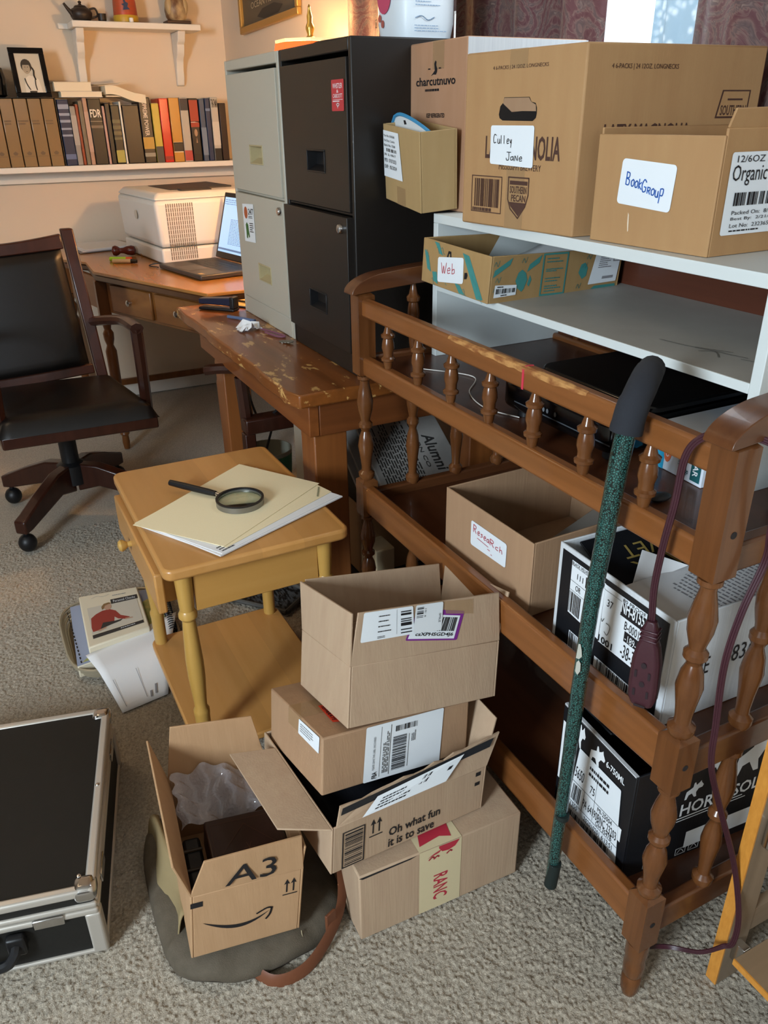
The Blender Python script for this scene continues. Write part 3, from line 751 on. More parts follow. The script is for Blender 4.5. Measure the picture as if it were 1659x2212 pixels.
K.print(pr, M_BROWNINK)
L, o = K.label(A, [(.265, .375), (.647, .362), (.642, .594), (.262, .595)])
def pr(g): pen(L, g, 'Culley', .08, .55, .085, .22, .0012); pen(L, g, 'JaNe', .40, .14, .115, .2, .0012)
K.print(pr, M_INK, 'handwriting', o)

# --- low open box with blue writing, upper shelf
K = Carton('cardboard_box', 'open cardboard box with a white label in blue handwriting, right end of upper shelf', (.905, .806, 1.1215), 3.8, .285, .224, .160, m=M_KRAFT3, hA=.945, yawR=1)
K.flap(K.P(0.02, .005, 1), K.P(1, .005, 1), K.P(1, -.02, 1.17), K.P(0.03, -.02, 1.14))
L, o = K.label(K.A, [(.224, .362), (.677, .323), (.693, .711), (.242, .749)], .006)
def pr(g): pen(L, g, 'Book', .13, .45, .085, .27, .0016, -.2); pen(L, g, 'Group', .44, .36, .09, .26, .0016, -.25)
K.print(pr, M_BLUE, 'handwriting', o)
K.print(lambda g: K.A.poly(g, [(.333, .29), (.343, .27), (.352, .13), (.345, .12), (.336, .2)]), mat('tape_glint', '#E8D8C0', .1, coat=1), 'painted_tape_shine')  # pale sliver: the tape's highlight put into the colour
L, o = K.label(K.B, [(.06, .17), (.95, .17), (.95, .82), (.06, .82)], .004)
def pr(g):
    L.text(g, '12/6OZ EW  Natural', .04, .88, .62, .96); L.text(g, 'Organic Mexican Blend', .02, .60, .80, .85)
    L.bars(g, .06, .36, .72, .52, 34, 7); L.text(g, 'Packed On:  8/26/2023', .06, .25, .5, .30); L.text(g, 'Best By:  2/21/2024', .06, .17, .46, .22); L.text(g, 'Lot No:  2323656028', .06, .09, .46, .14); L.lines(g, .06, .03, .4, .07, 1, 3)
K.print(pr, M_INK, 'printed_text', o)

# --- plain printed carton behind, on the far end of the shelf
K = Carton('cardboard_box', 'plain brown carton with black charcuterie lettering, standing against the black filing cabinet', (.930, 1.468, 1.1215), 0, .285, .224, .312, m=mat('reddish_cardboard', '#A87E5E', .75, vary=('#B1886A', (40, 40, 8), .3)), opened=False)
def pr(g):
    A = K.A; v_ = lambda b: .51 + .49 * b; A.text(g, 'charcutnuvo', .12, v_(.485), .82, v_(.59), bold=True); A.lines(g, .29, v_(.415), .65, v_(.45), 1, 4, .8); A.text(g, 'KEEP REFRIGERATED', .32, v_(.10), .645, v_(.155), bold=True)
    A.poly(g, [(a_, v_(b_)) for a_, b_ in [(.39, .60), (.43, .63), (.46, .66), (.455, .70), (.45, .74), (.47, .775), (.49, .76), (.485, .72), (.505, .68), (.50, .64), (.48, .61), (.44, .615)]]); A.rect(g, .34, v_(.675), .38, v_(.69)); A.rect(g, .53, v_(.675), .57, v_(.69))
K.print(pr, M_INK)
K.tape(K.A, .42, .84, .62, 1)
K.print(lambda g: K.B.rect(g, 0, 0.002, 1, .995, .0015), M_WHITECARD, 'white_printed_side')
K.print(lambda g: K.B.lines(g, .66, .90, .95, .96, 2, 5, off=.0022), M_GREYINK)

# --- small box with curved card sticking out
K = Carton('cardboard_box', 'small open cardboard box with shipping label overhanging the left end of the upper shelf', (.8425, 1.4875, 1.1225), -5.3, .082, .185, .150, (4.6, -4.0), m=mat('olive_cardboard', '#A3875A', .75, vary=('#AC9064', (40, 40, 8), .3)))
L, o = K.label(K.A, [(.0, .318), (.542, .328), (.452, .923), (.017, .922)], .001)
def pr(g):
    for i, (s_, b) in enumerate((('Part No: 054568', .9), ('Part Desc: Combo', .8), ('Batch No: 7508', .7), ('SN  SL A9617', .5), ('MFD:  07/07/2023', .36), ('EXP:  05/2024', .22))): L.text(g, s_, .06, b - .03, .74, b + (.02 if i < 4 else .05))
    L.bars(g, .2, .56, .8, .63, 14, 5)
K.print(pr, M_INK, 'printed_text', o)
K.tape(K.A, .356, 0, .595, .24)
m_card = mat('pale_card', '#D8DCDC', .5)
pts = []
c0, e1, e2 = K.P(.35, .5, .95), (K.P(.35, 0, 1) - K.P(.35, 1, 1)), V((0, 0, 1))
for i in range(15):
    t = i / 14; e_ = math.sqrt(max(0, 1 - (1 - t / .25) ** 2)) if t < .25 else 1 - ((t - .25) / .75) ** 1.6; pts.append(K.P(.32, 1.04 - 1.0 * t, .985 + .135 * e_))
pts2 = pts + [K.P(.32, .06, .75), K.P(.32, .97, .75)]
cc = K.P(.32, .5, .7)
t_ = thing('curved_card', 'white card with curved blue rim poking out of the small box', 'card', cc)
G().prism(pts2, V((.0015, 0, 0))).build('card_sheet', m_card, t_, smooth=False)
G().tube([p + V((-.001, 0, 0)) for p in pts], .0035, n=6).build('blue_rim', mat('blue_card_edge', '#3E8CB8', .5), t_)
G().prism([cc + V((-.0012, .038, .056)), cc + V((-.0012, .022, .056)), cc + V((-.0012, .012, .049)), cc + V((-.0012, .034, .048))], (.0005, 0, 0)).build('slot', M_INK, t_, smooth=False)

# --- patterned tray box, middle shelf
K = Carton('patterned_box', 'low open kraft box with teal printed pattern and red handwritten label', (.852, 1.2511, .9835), 4.3, .338, .221, .086, (2.8, 1.9), m=mat('patterned_kraft', '#9C7C4E', .75, vary=('#A68658', (50, 50, 8), .3)))
A, B = K.A, K.B
def pr(g):
    A.poly(g, [(.03, .75), (.09, .68), (.15, .28), (.09, .33)]); A.poly(g, [(.607, .907), (.70, .883), (.938, .05), (.85, .02)]); A.poly(g, [(.18, .98), (.25, .97), (.32, .72), (.27, .75)]); A.poly(g, [(.17, .30), (.24, .32), (.27, .06), (.20, .10)]); A.poly(g, [(.52, .22), (.60, .2), (.68, .02), (.60, .02)])
    B.poly(g, [(.02, .55), (.03, .70), (.15, .95), (.135, .80)]); B.poly(g, [(.26, .62), (.275, .78), (.36, .97), (.345, .80)])
    B.poly(g, [(.183, .45), (.20, .62), (.225, .68), (.255, .6), (.268, .45), (.25, .26), (.235, .2), (.205, .28)]); B.poly(g, [(.27, .35), (.285, .55), (.30, .45), (.285, .30)]); B.poly(g, [(.655, .5), (.67, .68), (.70, .72), (.725, .6), (.72, .42), (.69, .35)]); B.poly(g, [(.74, .02), (.80, .17), (.97, .18), (.98, .03)])
    B.outline(g, .37, .06, .56, .99, .0035)
    rn = random.Random(5)
    for i in range(16):
        a, b = rn.uniform(.02, .72), rn.uniform(.06, .9)
        if .33 < a < .58: continue
        B.stroke(g, [(a + .012 * k, b + .07 * math.sin(k * 2.2) + .03 * k) for k in range(4)], .0009)
    for i in range(16):
        a, b = rn.uniform(.04, .9), rn.uniform(.08, .9); A.stroke(g, [(a + .02 * k, b - .03 * k + .05 * math.sin(k * 2)) for k in range(4)], .0009)
    for b in (.85, .78, .62, .58, .42, .36, .25, .2, .14): B.lines(g, .40, b, .53, b + .04, 1, int(b * 100), .6)
K.print(pr, M_TEAL, 'teal_print_pattern')
L, o = K.label(B, [(.036, .122), (.193, .152), (.194, .367), (.04, .393)], .001)
K.print(lambda g: (L.bars(g, .06, .3, .94, .72, 24, 9), L.lines(g, .1, .8, .5, .92, 1, 3, .8), L.lines(g, .3, .08, .7, .2, 1, 3, .8)), M_INK, 'barcode', o)
L, o = K.label(B, [(.742, .211), (.97, .241), (.985, .99), (.782, .99)], .002)
K.print(lambda g: (L.lines(g, .2, .45, .7, .92, 8, 4), L.rect(g, .45, .12, .85, .2), L.outline(g, .72, .62, .97, .9, .002)), M_GREYINK, 'printed_text', o)
L, o = K.label(A, [(.267, .111), (.651, .253), (.632, .813), (.252, .664)], .005)
K.print(lambda g: pen(L, g, 'Web', .16, .36, .2, .42, .0013), M_RED, 'handwriting', o)
K.print(lambda g: (A.poly(g, [(.38, .72), (.40, .86), (.44, .86), (.45, .70), (.43, .70), (.425, .8), (.41, .8), (.40, .72)]), A.poly(g, [(.655, .36), (.69, .38), (.70, .46), (.69, .52), (.655, .5)])), M_INK, 'hand_hole')
# a white sheet inside it
g = G().grid(lambda u, v: (K.P(.50 + .45 * u, .15 + .7 * v, .45 + .5 * u * u + .08 * math.sin(v * 3))), 8, 6)
tag(g.build('loose_sheet', M_PAPER, org=K.P(.7, .5, .5), solid=.0006), 'pale sheet curling up inside the teal patterned box', 'paper')

# --- box with red handwriting on the middle table shelf
K = Carton('cardboard_box', 'open cardboard box with red handwritten label on the shelf of the changing table', (.7604, .9436, .4975), 1.8, .33, .272, .1485)
L, o = K.label(K.A, [(.332, .43), (.739, .443), (.741, .774), (.331, .779)], .005)
def pr(g):
    pen(L, g, 'Resea', .08, .60, .105, .30, .0013, -.12); pen(L, g, 'Rch', .56, .52, .13, .26, .0013, -.1)
    L.stroke(g, [(.2, .44), (.52, .38)], .001); L.stroke(g, [(.5, .28), (.57, .27)], .001); L.stroke(g, [(.6, .15), (.63, .14)], .001)
K.print(pr, M_RED, 'handwriting', o)
t_ = thing('newspaper', 'grey newspaper lying in the box with the red handwritten label', 'newspaper', K.P(.6, .4, .1))
NF = Face(K.P(.22, .03, .50), K.P(.92, .05, .52), K.P(.92, .62, .50), K.P(.22, .42, .30))
G().prism([NF.P(0, 0, -.06), NF.P(1, 0, -.06), NF.P(1, 1, -.06), NF.P(0, 1, -.06)], NF.n * .06).build('paper_stack', mat('newsprint', '#9A968E', .9), t_, bevel=.002)
part(lambda g: (NF.text(g, 'Leaders', .72, .1, .8, .6, rot=-90), NF.lines(g, .05, .08, .6, .85, 9, 4, .3, across=False)), 'newsprint_text', mat('faded_ink', '#45443F', .8), t_)

# --- black carton on the same shelf
K = Carton('black_carton', 'open black and white liquor carton full of papers on the table shelf', (.756, .623, .4975), -1.8, .40, .258, .184, m=M_WHITECARD, inner=M_BLACKCARD)
A, B = K.A, K.B
K.print(lambda g: A.rect(g, .035, 0.005, .962, .955, .0006), M_BLACKCARD, 'black_printed_face')
def lab(quad, fn, F=A):
    L = Face(*[F.P(a, b, .0011) for a, b in quad]); o = part(lambda g: L.rect(g, 0, 0, 1, 1, 0), 'printed_label', M_LABEL, K.o)
    part(lambda g: fn(L, g), 'printed_text', M_INK, o)
def f1(L, g):
    L.text(g, 'BLACK VELVET CANADIAN', .02, .93, .98, .99); L.rect(g, 0, .915, 1, .92); L.text(g, '111', .2, .72, .38, .82); L.text(g, '1237', .46, .68, .9, .88, bold=True); L.rect(g, 0, .63, .5, .636)
    L.text(g, 'OR', .18, .5, .34, .6); L.rect(g, 0, .455, .5, .46); L.bars(g, .02, .04, .4, .43, 15, 4)
lab([(.14, .385), (.44, .35), (.45, .91), (.135, .91)], f1)
def f2(L, g):
    L.text(g, '80 PROOF', .45, .93, .98, .99); L.rect(g, 0, .915, 1, .92); L.text(g, '37', .1, .68, .24, .8); L.rect(g, .42, .70, 1, .705); L.text(g, '1001', .0, .02, .35, .14, bold=True)
    L.stroke(g, [(.08, .45), (.04, .38), (.02, .42)], .001); L.stroke(g, [(.14, .40), (.24, .38), (.20, .22), (.12, .24)], .001)
    L.rect(g, .43, .705, 1, .915)
    L.text(g, 'B-00012', .56, .52, .98, .66); L.rect(g, .58, .33, 1, .50); L.text(g, '-38-38', .55, .05, .95, .28)
lab([(.445, .335), (.80, .34), (.80, .905), (.45, .905)], f2)
K.print(lambda g: (A.text(g, 'NH-8155', .60, .765, .79, .885, bold=True, off=.0018), A.text(g, '-189-M', .66, .53, .79, .60, off=.0018)), M_WHITEINK, 'white_lettering')
for q, n in (([(.175, .02), (.30, .05), (.30, .21), (.173, .215)], 9), ([(.426, .0), (.80, .0), (.80, .16), (.43, .17)], 22)): lab(q, lambda L, g, n=n: L.bars(g, .08, .1, .9, .98, n, n))
def pr(g): B.text(g, 'NE', .13, .40, .20, .56); B.text(g, '4836', .27, .42, .42, .58); B.outline(g, .78, .12, 1, .5, .003); B.rect(g, .84, .2, .88, .36)
K.print(pr, M_INK)
fo = K.flap(K.P(.08, .97, .96), K.P(.72, .97, .96), K.P(.72, .60, .74), K.P(.08, .60, .74), M_BLACKCARD)
FF = Face(K.P(.72, .60, .74), K.P(.72, .97, .96), K.P(.08, .97, .96), K.P(.08, .60, .74))
FF2 = Face(*[p + V((0, 0, .0045)) for p in (K.P(.72, .97, .96), K.P(.08, .97, .96), K.P(.08, .60, .74), K.P(.72, .60, .74))])
part(lambda g: (FF2.text(g, 'BLACK', .18, .62, .78, .88), FF2.text(g, 'VELVET', .18, .30, .78, .56), FF2.text(g, 'LIMITED', .05, .91, .3, .97)), 'gold_lettering', M_GOLDINK, fo)
t_ = thing('paper_stack', 'stack of printed white sheets filling the black and white carton', 'papers', K.P(.5, .4, .05))
PF = Face(K.P(.03, .04, .86), K.P(.96, .04, .92), K.P(.96, .58, .88), K.P(.03, .58, .80))
G().prism([PF.P(0, 0, -.1), PF.P(1, 0, -.1), PF.P(1, 1, -.1), PF.P(0, 1, -.1)], PF.n * .1).build('sheets', M_PAPER, t_, bevel=.002)
part(lambda g: (PF.lines(g, .22, .10, .70, .92, 20, 8, .35, across=False)), 'page_text', M_GREYINK, t_)
g = G().prism([K.P(.16, .60, .74), K.P(.40, .54, .86), K.P(.25, .70, .98)], (.001, 0, .001)); g.build('upright_sheet', M_PAPER, t_, smooth=False)

# --- black carton on the bottom shelf
K = Carton('black_carton', 'black spirits carton with horse figures on the bottom shelf of the changing table', (.750, .638, .1515), -4.4, .40, .193, .236, m=M_BLACKCARD)
A, B = K.A, K.B
L, o = K.label(A, [(.197, .035), (.93, .11), (.86, .79), (.291, .768)], .003)
def pr(g):
    L.text(g, '5650', .02, .62, .22, .76); L.text(g, '75', .38, .60, .48, .70); L.rect(g, .0, .545, 1, .55); L.rect(g, .28, .28, .285, .545); L.rect(g, .5, .28, .505, .95)
    L.text(g, 'PA 64190BNC 23203', .28, .34, .98, .45); L.text(g, 'MI-25004', .58, .47, .88, .53); L.text(g, 'OH 3547B', .58, .28, .9, .34); L.rect(g, 0, .265, 1, .27)
    L.bars(g, .04, .30, .22, .52, 10, 2); L.text(g, '51350', .0, .2, .2, .26); L.text(g, '202010201 6:13:51', .35, .18, .92, .24); L.bars(g, .0, .0, .88, .15, 34, 5); L.lines(g, .3, .78, .95, .94, 2, 4)
K.print(pr, M_INK, 'printed_text', o)
HORSE = [(.0, .0), (.12, .0), (.2, .25), (.38, .3), (.55, .0), (.68, .0), (.62, .3), (.74, .5), (.95, .52), (1, .66), (.86, .86), (.82, 1), (.74, .9), (.58, .78), (.5, 1.0), (.42, .95), (.4, .7), (.22, .6), (.05, .52), (.02, .3)]
def horse(F, g, a0, b0, a1, b1):
    F.poly(g, [(a0 + (a1 - a0) * x, b0 + (b1 - b0) * y) for x, y in HORSE])
def pr(g):
    A.text(g, '6-750ML', .64, .845, .88, .90, bold=True); horse(A, g, .42, .76, .62, .94); horse(A, g, .20, .76, .34, .97); A.rect(g, .02, .30, .10, .85)
    A.rect(g, .86, .36, .93, .48); A.rect(g, .86, .04, .93, .13)
    B.text(g, 'HORSE SOLDIER', .26, .47, .86, .585, bold=True); B.rect(g, .25, .445, .6, .455); B.rect(g, .25, .42, .62, .428); B.rect(g, .32, .12, 1, .28, .0007)
    horse(B, g, .52, .66, .72, 1.0); horse(B, g, .27, .62, .36, .76); horse(B, g, .38, .8, .45, .92)
    for a in (.11, .28, .35, .42): B.outline(g, a, .07, a + .055, .135, .0012)
    arrows(B, g, .12, .08, .155, .125)
    for a in (.29, .36, .43): B.stroke(g, [(a, .085), (a + .018, .12), (a + .035, .085)], .0012)
K.print(pr, M_WHITEINK, 'white_lettering')
G().prism([K.P(0, .01, .985), K.P(0, .99, .985), K.P(0, .99, 1.003), K.P(0, .01, 1.003)], K.M @ V((.006, 0, 0))).build('white_edge', M_WHITECARD, K.o, smooth=False)
K.flap(K.P(.06, .5, .99), K.P(.06, .95, .99), K.P(.35, .95, .80), K.P(.35, .5, .80))

# ---------------------------------------------------------------- the leaning stack on the carpet
# bottom
K = Carton('cardboard_box', 'taped cardboard box with red printed cream tape, bottom of the leaning stack', (.3698, .8435, .001), -1.8, .324, .215, .159, m=M_KRAFT2, opened=False)
M_CTAPE = mat('cream_printed_tape', '#CFC09A', .5)
B = K.B
ta = part(lambda g: (B.rect(g, .352, .02, .612, 1.0, .0007), K.T.rect(g, .352, 0, .612, 1, .0007)), 'printed_tape', M_CTAPE, K.o)
def pr(g):
    B.text(g, 'RANC', .44, .16, .53, .56, rot=-90, bold=True)
    B.poly(g, [(.47, .965), (.49, .90), (.53, .885), (.57, .91), (.598, .99), (.47, .995)], .0014); B.poly(g, [(.40, .87), (.47, .90), (.49, .94), (.44, .91)], .0014)
    for a, b in ((.41, .84), (.44, .83), (.52, .84)): B.stroke(g, [(a, b), (a + .02, b + .03), (a + .03, b + .01)], .003, .0014)
    T = K.T; T.poly(g, [(.37, .05), (.50, .08), (.56, .04), (.58, .20), (.50, .26), (.40, .18)], .0014); T.rect(g, .40, .3, .54, .42, .0014); T.rect(g, .42, .48, .54, .6, .0014)
part(pr, 'red_print_lettering', mat('tape_red_ink', '#B02A3C', .6), ta, cell=.009)
part(lambda g: (B.poly(g, [(.0, .985), (.34, .985), (.30, .965), (.02, .955)])), 'flap_gap', M_INK, K.o)
# second: open parcel with black contents
K = Carton('delivery_box', 'open parcel box with black wording and barcode, black contents, second from stack bottom', (.3227, .8513, .186), 4.1, .312, .268, .0983, (-.6, 4.3), m=M_KRAFT2)
B = K.B
def pr(g):
    B.outline(g, .064, .03, .200, .83, .0022); B.bars(g, .080, .08, .186, .78, 22, 5, across=False); arrows(B, g, .228, .466, .31, .85)
    B.text(g, 'Oh what fun', .352, .31, .69, .50, bold=True); B.text(g, 'it is to save', .352, .06, .655, .245, bold=True); B.rect(g, .925, .84, .96, .93); B.rect(g, .925, .62, .96, .70)
K.print(pr, M_INK)
P = K.P
K.flap(P(0, 0, 1), P(0, .82, 1), (.2334, 1.079, .297), (.2537, .8955, .284))
# torn front flap leaning out over the front
rn = random.Random(8)
top = [(a, .05 + rn.uniform(-.006, .006), 1.22 + .26 * a + rn.uniform(-.04, .04)) for a in [.07 + .065 * i for i in range(17)]]
g = G(); pl = [P(.03, 0, 1.0)] + [P(0.06 + 0 * i, 0, 1.05) for i in ()] + [P(1, 0, 1.0)] + [P(*q) for q in top[::-1]]
g.prism(pl, K.M @ V((0, .003, 0))); fo = g.build('torn_flap', M_KRAFT2, K.o, smooth=False)
LF = Face(P(.17, .0, 1.02), P(.70, .0, 1.06), P(.84, .04, 1.40), P(.28, .04, 1.23))
EF_ = Face(P(.06, .03, 1.14), P(1.02, .03, 1.34), P(1.06, .05, 1.46), P(.08, .05, 1.22))
part(lambda g: EF_.rect(g, 0, 0, 1, 1, .004), 'black_tape_edge', M_BLACKCARD, fo)
lo = part(lambda g: LF.rect(g, 0, 0, 1, 1, .006), 'address_label', M_LABEL, fo)
part(lambda g: (LF.lines(g, .1, .15, .5, .8, 4, 3, off=.007), LF.bars(g, .55, .5, .66, .9, 4, 3, off=.007), LF.rect(g, .88, .55, .93, .7, .007)), 'printed_text', M_INK, lo)
K.flap(P(1, .02, 1), P(1, .75, 1), P(1.12, .8, 1.95), P(1.10, .08, 1.80))
cont = K
def mound(u, v):
    a, b = .02 + .96 * u, .02 + .96 * v
    p = P(a, b, 0); e = min(u, 1 - u, v, 1 - v)
    edge = min(1, e * 9)
    z = .205 + .052 * edge + .006 * math.sin(u * 17 + v * 5) * edge + .004 * math.sin(v * 23 - u * 6) * edge
    lim = .302 - (p.y - .9063) * .184 - (p.x - .3363) * .155 - .008
    if p.y > .90: z = min(z, lim)
    return (p.x, p.y, max(.204, z))
g = G().grid(mound, 30, 24)
tag(g.build('black_jacket', mat('black_nylon', '#0E0F13', .35, bump=((150, 30, 150), .15)), org=(.46, .95, .2)), 'puffy black nylon fabric filling the open parcel box', 'clothing')
# third
K = Carton('cardboard_box', 'closed cardboard box with orange sticker and shipping label, third in the leaning stack', (.3363, .9063, .3035), 3.1, .295, .209, .104, (-10.4, 8.8), m=M_KRAFT, opened=False)
K.tape(K.T, 0, .38, 1, .62); K.tape(K.A, .38, .7, .62, 1)
L, o = K.label(K.B, [(.26, .015), (.791, .0), (.808, .99), (.276, .99)], .003)
def pr(g):
    L.text(g, 'FBA', .10, .04, .16, .16, rot=90, bold=True); L.text(g, 'PLEASE LEAVE THIS LABEL UNCOVERED', .10, .2, .125, .8, rot=90); L.rect(g, .19, .05, .194, .95); L.rect(g, .31, .05, .316, .95)
    L.bars(g, .345, .1, .52, .72, 34, 8, across=False); L.bars(g, .37, .80, .66, .9, 20, 9); L.lines(g, .22, .1, .30, .9, 4, 3, .4, across=False); L.rect(g, .55, .1, .555, .7); L.lines(g, .58, .55, .64, .75, 3, 3, across=False)
K.print(pr, M_INK, 'printed_text', o)
L, o = K.label(K.A, [(.581, .70), (.954, .70), (.965, .99), (.594, .97)], .002)
K.print(lambda g: L.lines(g, .1, .25, .8, .85, 4, 5, .3), M_GREYINK, 'printed_text', o)
TS = Face(K.P(.245, .09, 1), K.P(.355, .02, 1), K.P(.30, .56, 1), K.P(.19, .56, 1))
TS = Face(K.P(.15, .50, 1), K.P(.135, .19, 1), K.P(.20, .16, 1), K.P(.225, .47, 1))
so = part(lambda g: TS.rect(g, 0, 0, 1, 1, .0012), 'orange_sticker', mat('fluorescent_orange', '#E8482C', .5), K.o)
part(lambda g: (TS.text(g, 'SEPARATE', .08, .1, .92, .42, off=.002, bold=True), TS.lines(g, .3, .55, .7, .85, 1, 3, .6, off=.002)), 'printed_text', M_INK, so)
# top
K = Carton('cardboard_box', 'open cardboard box with raised flaps and purple bordered label, top of leaning stack', (.3936, .9219, .4105), 1.3, .30, .188, .107, (-11.3, 9.9), m=M_KRAFT2)
P = K.P
K.flap(P(0, 1, 1), P(0, 0, 1), P(-.015, -.04, 1.86), P(-.02, 1.0, 1.84))
ff = K.flap(P(.005, 0, 1), P(1, 0, 1), P(.955, -.03, 1.86), P(.03, -.03, 1.85))
K.flap(P(1, 1, 1), P(0.02, 1, 1), P(.02, 1.03, 1.85), P(.97, 1.03, 1.86))
K.flap(P(1, 0.02, 1), P(1, 1, 1), P(1.02, 1.0, 1.86), P(1.05, .0, 1.82))
F4 = Face(P(0.005, 0, 1), P(1, 0, 1), P(.955, -.03, 1.86), P(.03, -.03, 1.85))
def fl(quad, m=M_LABEL, name='paper_label', par=ff, off=.0008):
    L = Face(*[F4.P(a, b, off) for a, b in quad]); return L, part(lambda g: L.rrect(g, 0, 0, 1, 1, .003, 0), name, m, par)
pu, po = fl([(.33, .33), (.685, .17), (.735, .74), (.40, .92)], mat('purple_border', '#7A2A86', .5), 'purple_label')
pw = pu.sub(.03, .06, .93, .84, .0005); po2 = part(lambda g: pw.rect(g, 0, 0, 1, 1, 0), 'label_white', M_LABEL, po)
part(lambda g: (pw.text(g, 'csXPHSGD4J6', .12, .08, .95, .27, bold=True, off=.0006), pw.bars(g, .25, .33, .95, .92, 24, 3, off=.0006)), 'printed_text', M_INK, po)
L, o = fl([(.036, .436), (.385, .449), (.36, .995), (.033, .997)], off=.0018)
part(lambda g: (L.bars(g, .74, .1, .95, .95, 7, 4, across=False), L.lines(g, .3, .05, .5, .14, 2, 3), L.rect(g, .66, .1, .664, .95), L.lines(g, .3, .2, .6, .9, 4, 7, .2)), 'printed_text', M_INK, o)
L, o = fl([(.375, .46), (.569, .436), (.572, .998), (.38, .998)], mat('white_label_b', '#DDE2E4', .5), off=.0026)
part(lambda g: (L.bars(g, .05, .55, .28, .95, 7, 4, across=False), L.text(g, '9 -01', .33, .55, .38, .85, rot=90), L.text(g, 'SMILE', .86, .3, .93, .62, rot=-90)), 'printed_text', M_INK, o)
part(lambda g: F4.poly(g, [(.577, .99), (.796, .955), (.80, .66), (.60, .74)], .001), 'packing_tape', M_TAPE, ff)

# ---------------------------------------------------------------- parcel box with dark books, sitting on the canvas bag
K = Carton('delivery_box', 'open parcel box with smile arrow and bubble wrap, sitting on the canvas bag', (.0901, .898, .0705), -5.6, .183, .249, .147, (2.2, 5.6), m=mat('warm_kraft', '#B08A64', .75, vary=('#BA946E', (50, 50, 8), .3), bump=((300, 300, 10), .12)))
P, B = K.P, K.B
K.flap(P(0, 1, 1), P(0, 0, 1), (.084, .884, .302), (.106, 1.145, .327))
ff = K.flap(P(0, 0, 1), P(1, 0, 1), (.288, .878, .267), (.131, .878, .294))
K.flap(P(1, 1, 1), P(0, 1, 1), (.150, 1.150, .338), (.290, 1.122, .328))
K.flap(P(1, .02, 1), P(1, .98, 1), P(1.02, .98, 1.3), P(1.02, .02, 1.3))
def pr(g):
    arrows(B, g, .815, .645, .95, .90)
    up_ = [(.10 + .6 * t, .545 - .25 * math.sin(PI * (t * .72)) + .12 * t) for t in [i / 14 for i in range(15)]]
    dn_ = [(a, b - .055 * math.sin(PI * (i / 14)) ** .8) for i, (a, b) in enumerate(up_)]
    for i in range(14): B.poly(g, [up_[i], up_[i + 1], dn_[i + 1], dn_[i]])
    e = up_[-1]
    B.stroke(g, [(e[0] - .115, e[1] - .005), (e[0] - .03, e[1] + .045), (e[0] + .02, e[1] + .035)], .0035); B.stroke(g, [(e[0] + .02, e[1] + .035), (e[0] + .005, e[1] - .06), (e[0] - .03, e[1] - .13)], .0035)
    B.rect(g, 0, .82, .105, .90)
K.print(pr, M_INK)
FF = Face(P(0, 0, 1), P(1, 0, 1), (.288, .878, .267), (.131, .878, .294))
part(lambda g: FF.text(g, 'A3', .28, .14, .74, .70, off=.0045), 'printed_text', M_INK, ff)
# dark books in it
t_ = thing('leather_book', 'dark brown leather volume with tooled diamond, lying in the parcel box', 'book', P(.62, .38, .06))
BC = [P(.26, .03, .86), P(.97, .03, .86), P(.97, .62, .90), P(.26, .62, .90)]
G().prism([p - K.M @ V((0, 0, .055)) for p in BC], K.M @ V((0, 0, .055))).build('cover', mat('brown_leather', '#2B1712', .4), t_, bevel=.003)
CF = Face(*BC)
part(lambda g: (CF.outline(g, .06, .08, .94, .92, .0006), [CF.stroke(g, [p, q], .0007) for p, q in (((.5, .15), (.85, .5)), ((.85, .5), (.5, .85)), ((.5, .85), (.15, .5)), ((.15, .5), (.5, .15)))], [CF.stroke(g, [(.5, .5), (.5 + .07 * math.cos(k), .5 + .09 * math.sin(k))], .001) for k in range(6)]), 'tooling', mat('dull_gilt', '#4A2C1E', .4), t_)
t_ = thing('leather_book', 'black leather volume with ribbed spine standing at the left inside the parcel box', 'book', P(.13, .35, .06))
G().prism([P(.05, .05, .08), P(.22, .05, .08), P(.22, .62, .08), P(.05, .62, .08)], K.M @ V((0, 0, .09))).build('cover', M_BLACKPL, t_, bevel=.006)
for b in (.18, .34, .5): G().tube([P(.05, b, .70), P(.22, b, .70)], .003).build('spine_rib', mat('gilt_rib', '#3A2E20', .4), t_)
M_BUB = mat('bubble_wrap', '#D0CCD2', .08, bump=((190, 190, 190), 1.0), alpha=.5, coat=1.0)
def bub(u, v):
    p = P(.06 + .88 * u, .66 + .31 * v, .75)
    return (p.x + .004 * math.sin(v * 19), p.y, p.z + .055 * v + .012 * math.sin(u * 9 + v * 4) + .006 * math.sin(u * 23) + .03 * max(0, .45 - u) * v)
g = G().grid(bub, 34, 18)
tag(g.build('bubble_wrap', M_BUB, org=P(.5, .8, .7)), 'crumpled clear bubble wrap in the back of the parcel box', 'bubble wrap')

# ================================================================ beech side table
S = thing('side_table', 'honey beech side table with turned legs, low shelf and a slightly open drawer', 'side table', (.40, 1.59, 0))
def rounded(x0, x1, y0, y1, r, n=6):
    o = []
    for cx, cyy, t0 in ((x1 - r, y1 - r, 0), (x0 + r, y1 - r, 90), (x0 + r, y0 + r, 180), (x1 - r, y0 + r, 270)):
        for k in range(n + 1): t = math.radians(t0 + 90 * k / n); o.append((cx + r * math.cos(t), cyy + r * math.sin(t)))
    return o
ST = .545
G().prism([(x, y, ST - .024) for x, y in rounded(.207, .590, 1.322, 1.850, .022)], (0, 0, .024)).build('table_top', M_BEECH, S, bevel=.006, seg=3)
G().prism([(x, y, .060) for x, y in rounded(.226, .575, 1.345, 1.822, .03)], (0, 0, .018)).build('low_shelf', M_BEECH, S, bevel=.004)
TL = [(0, .95), (.075, .95), (.08, 1.0), (.62, 1.0)]
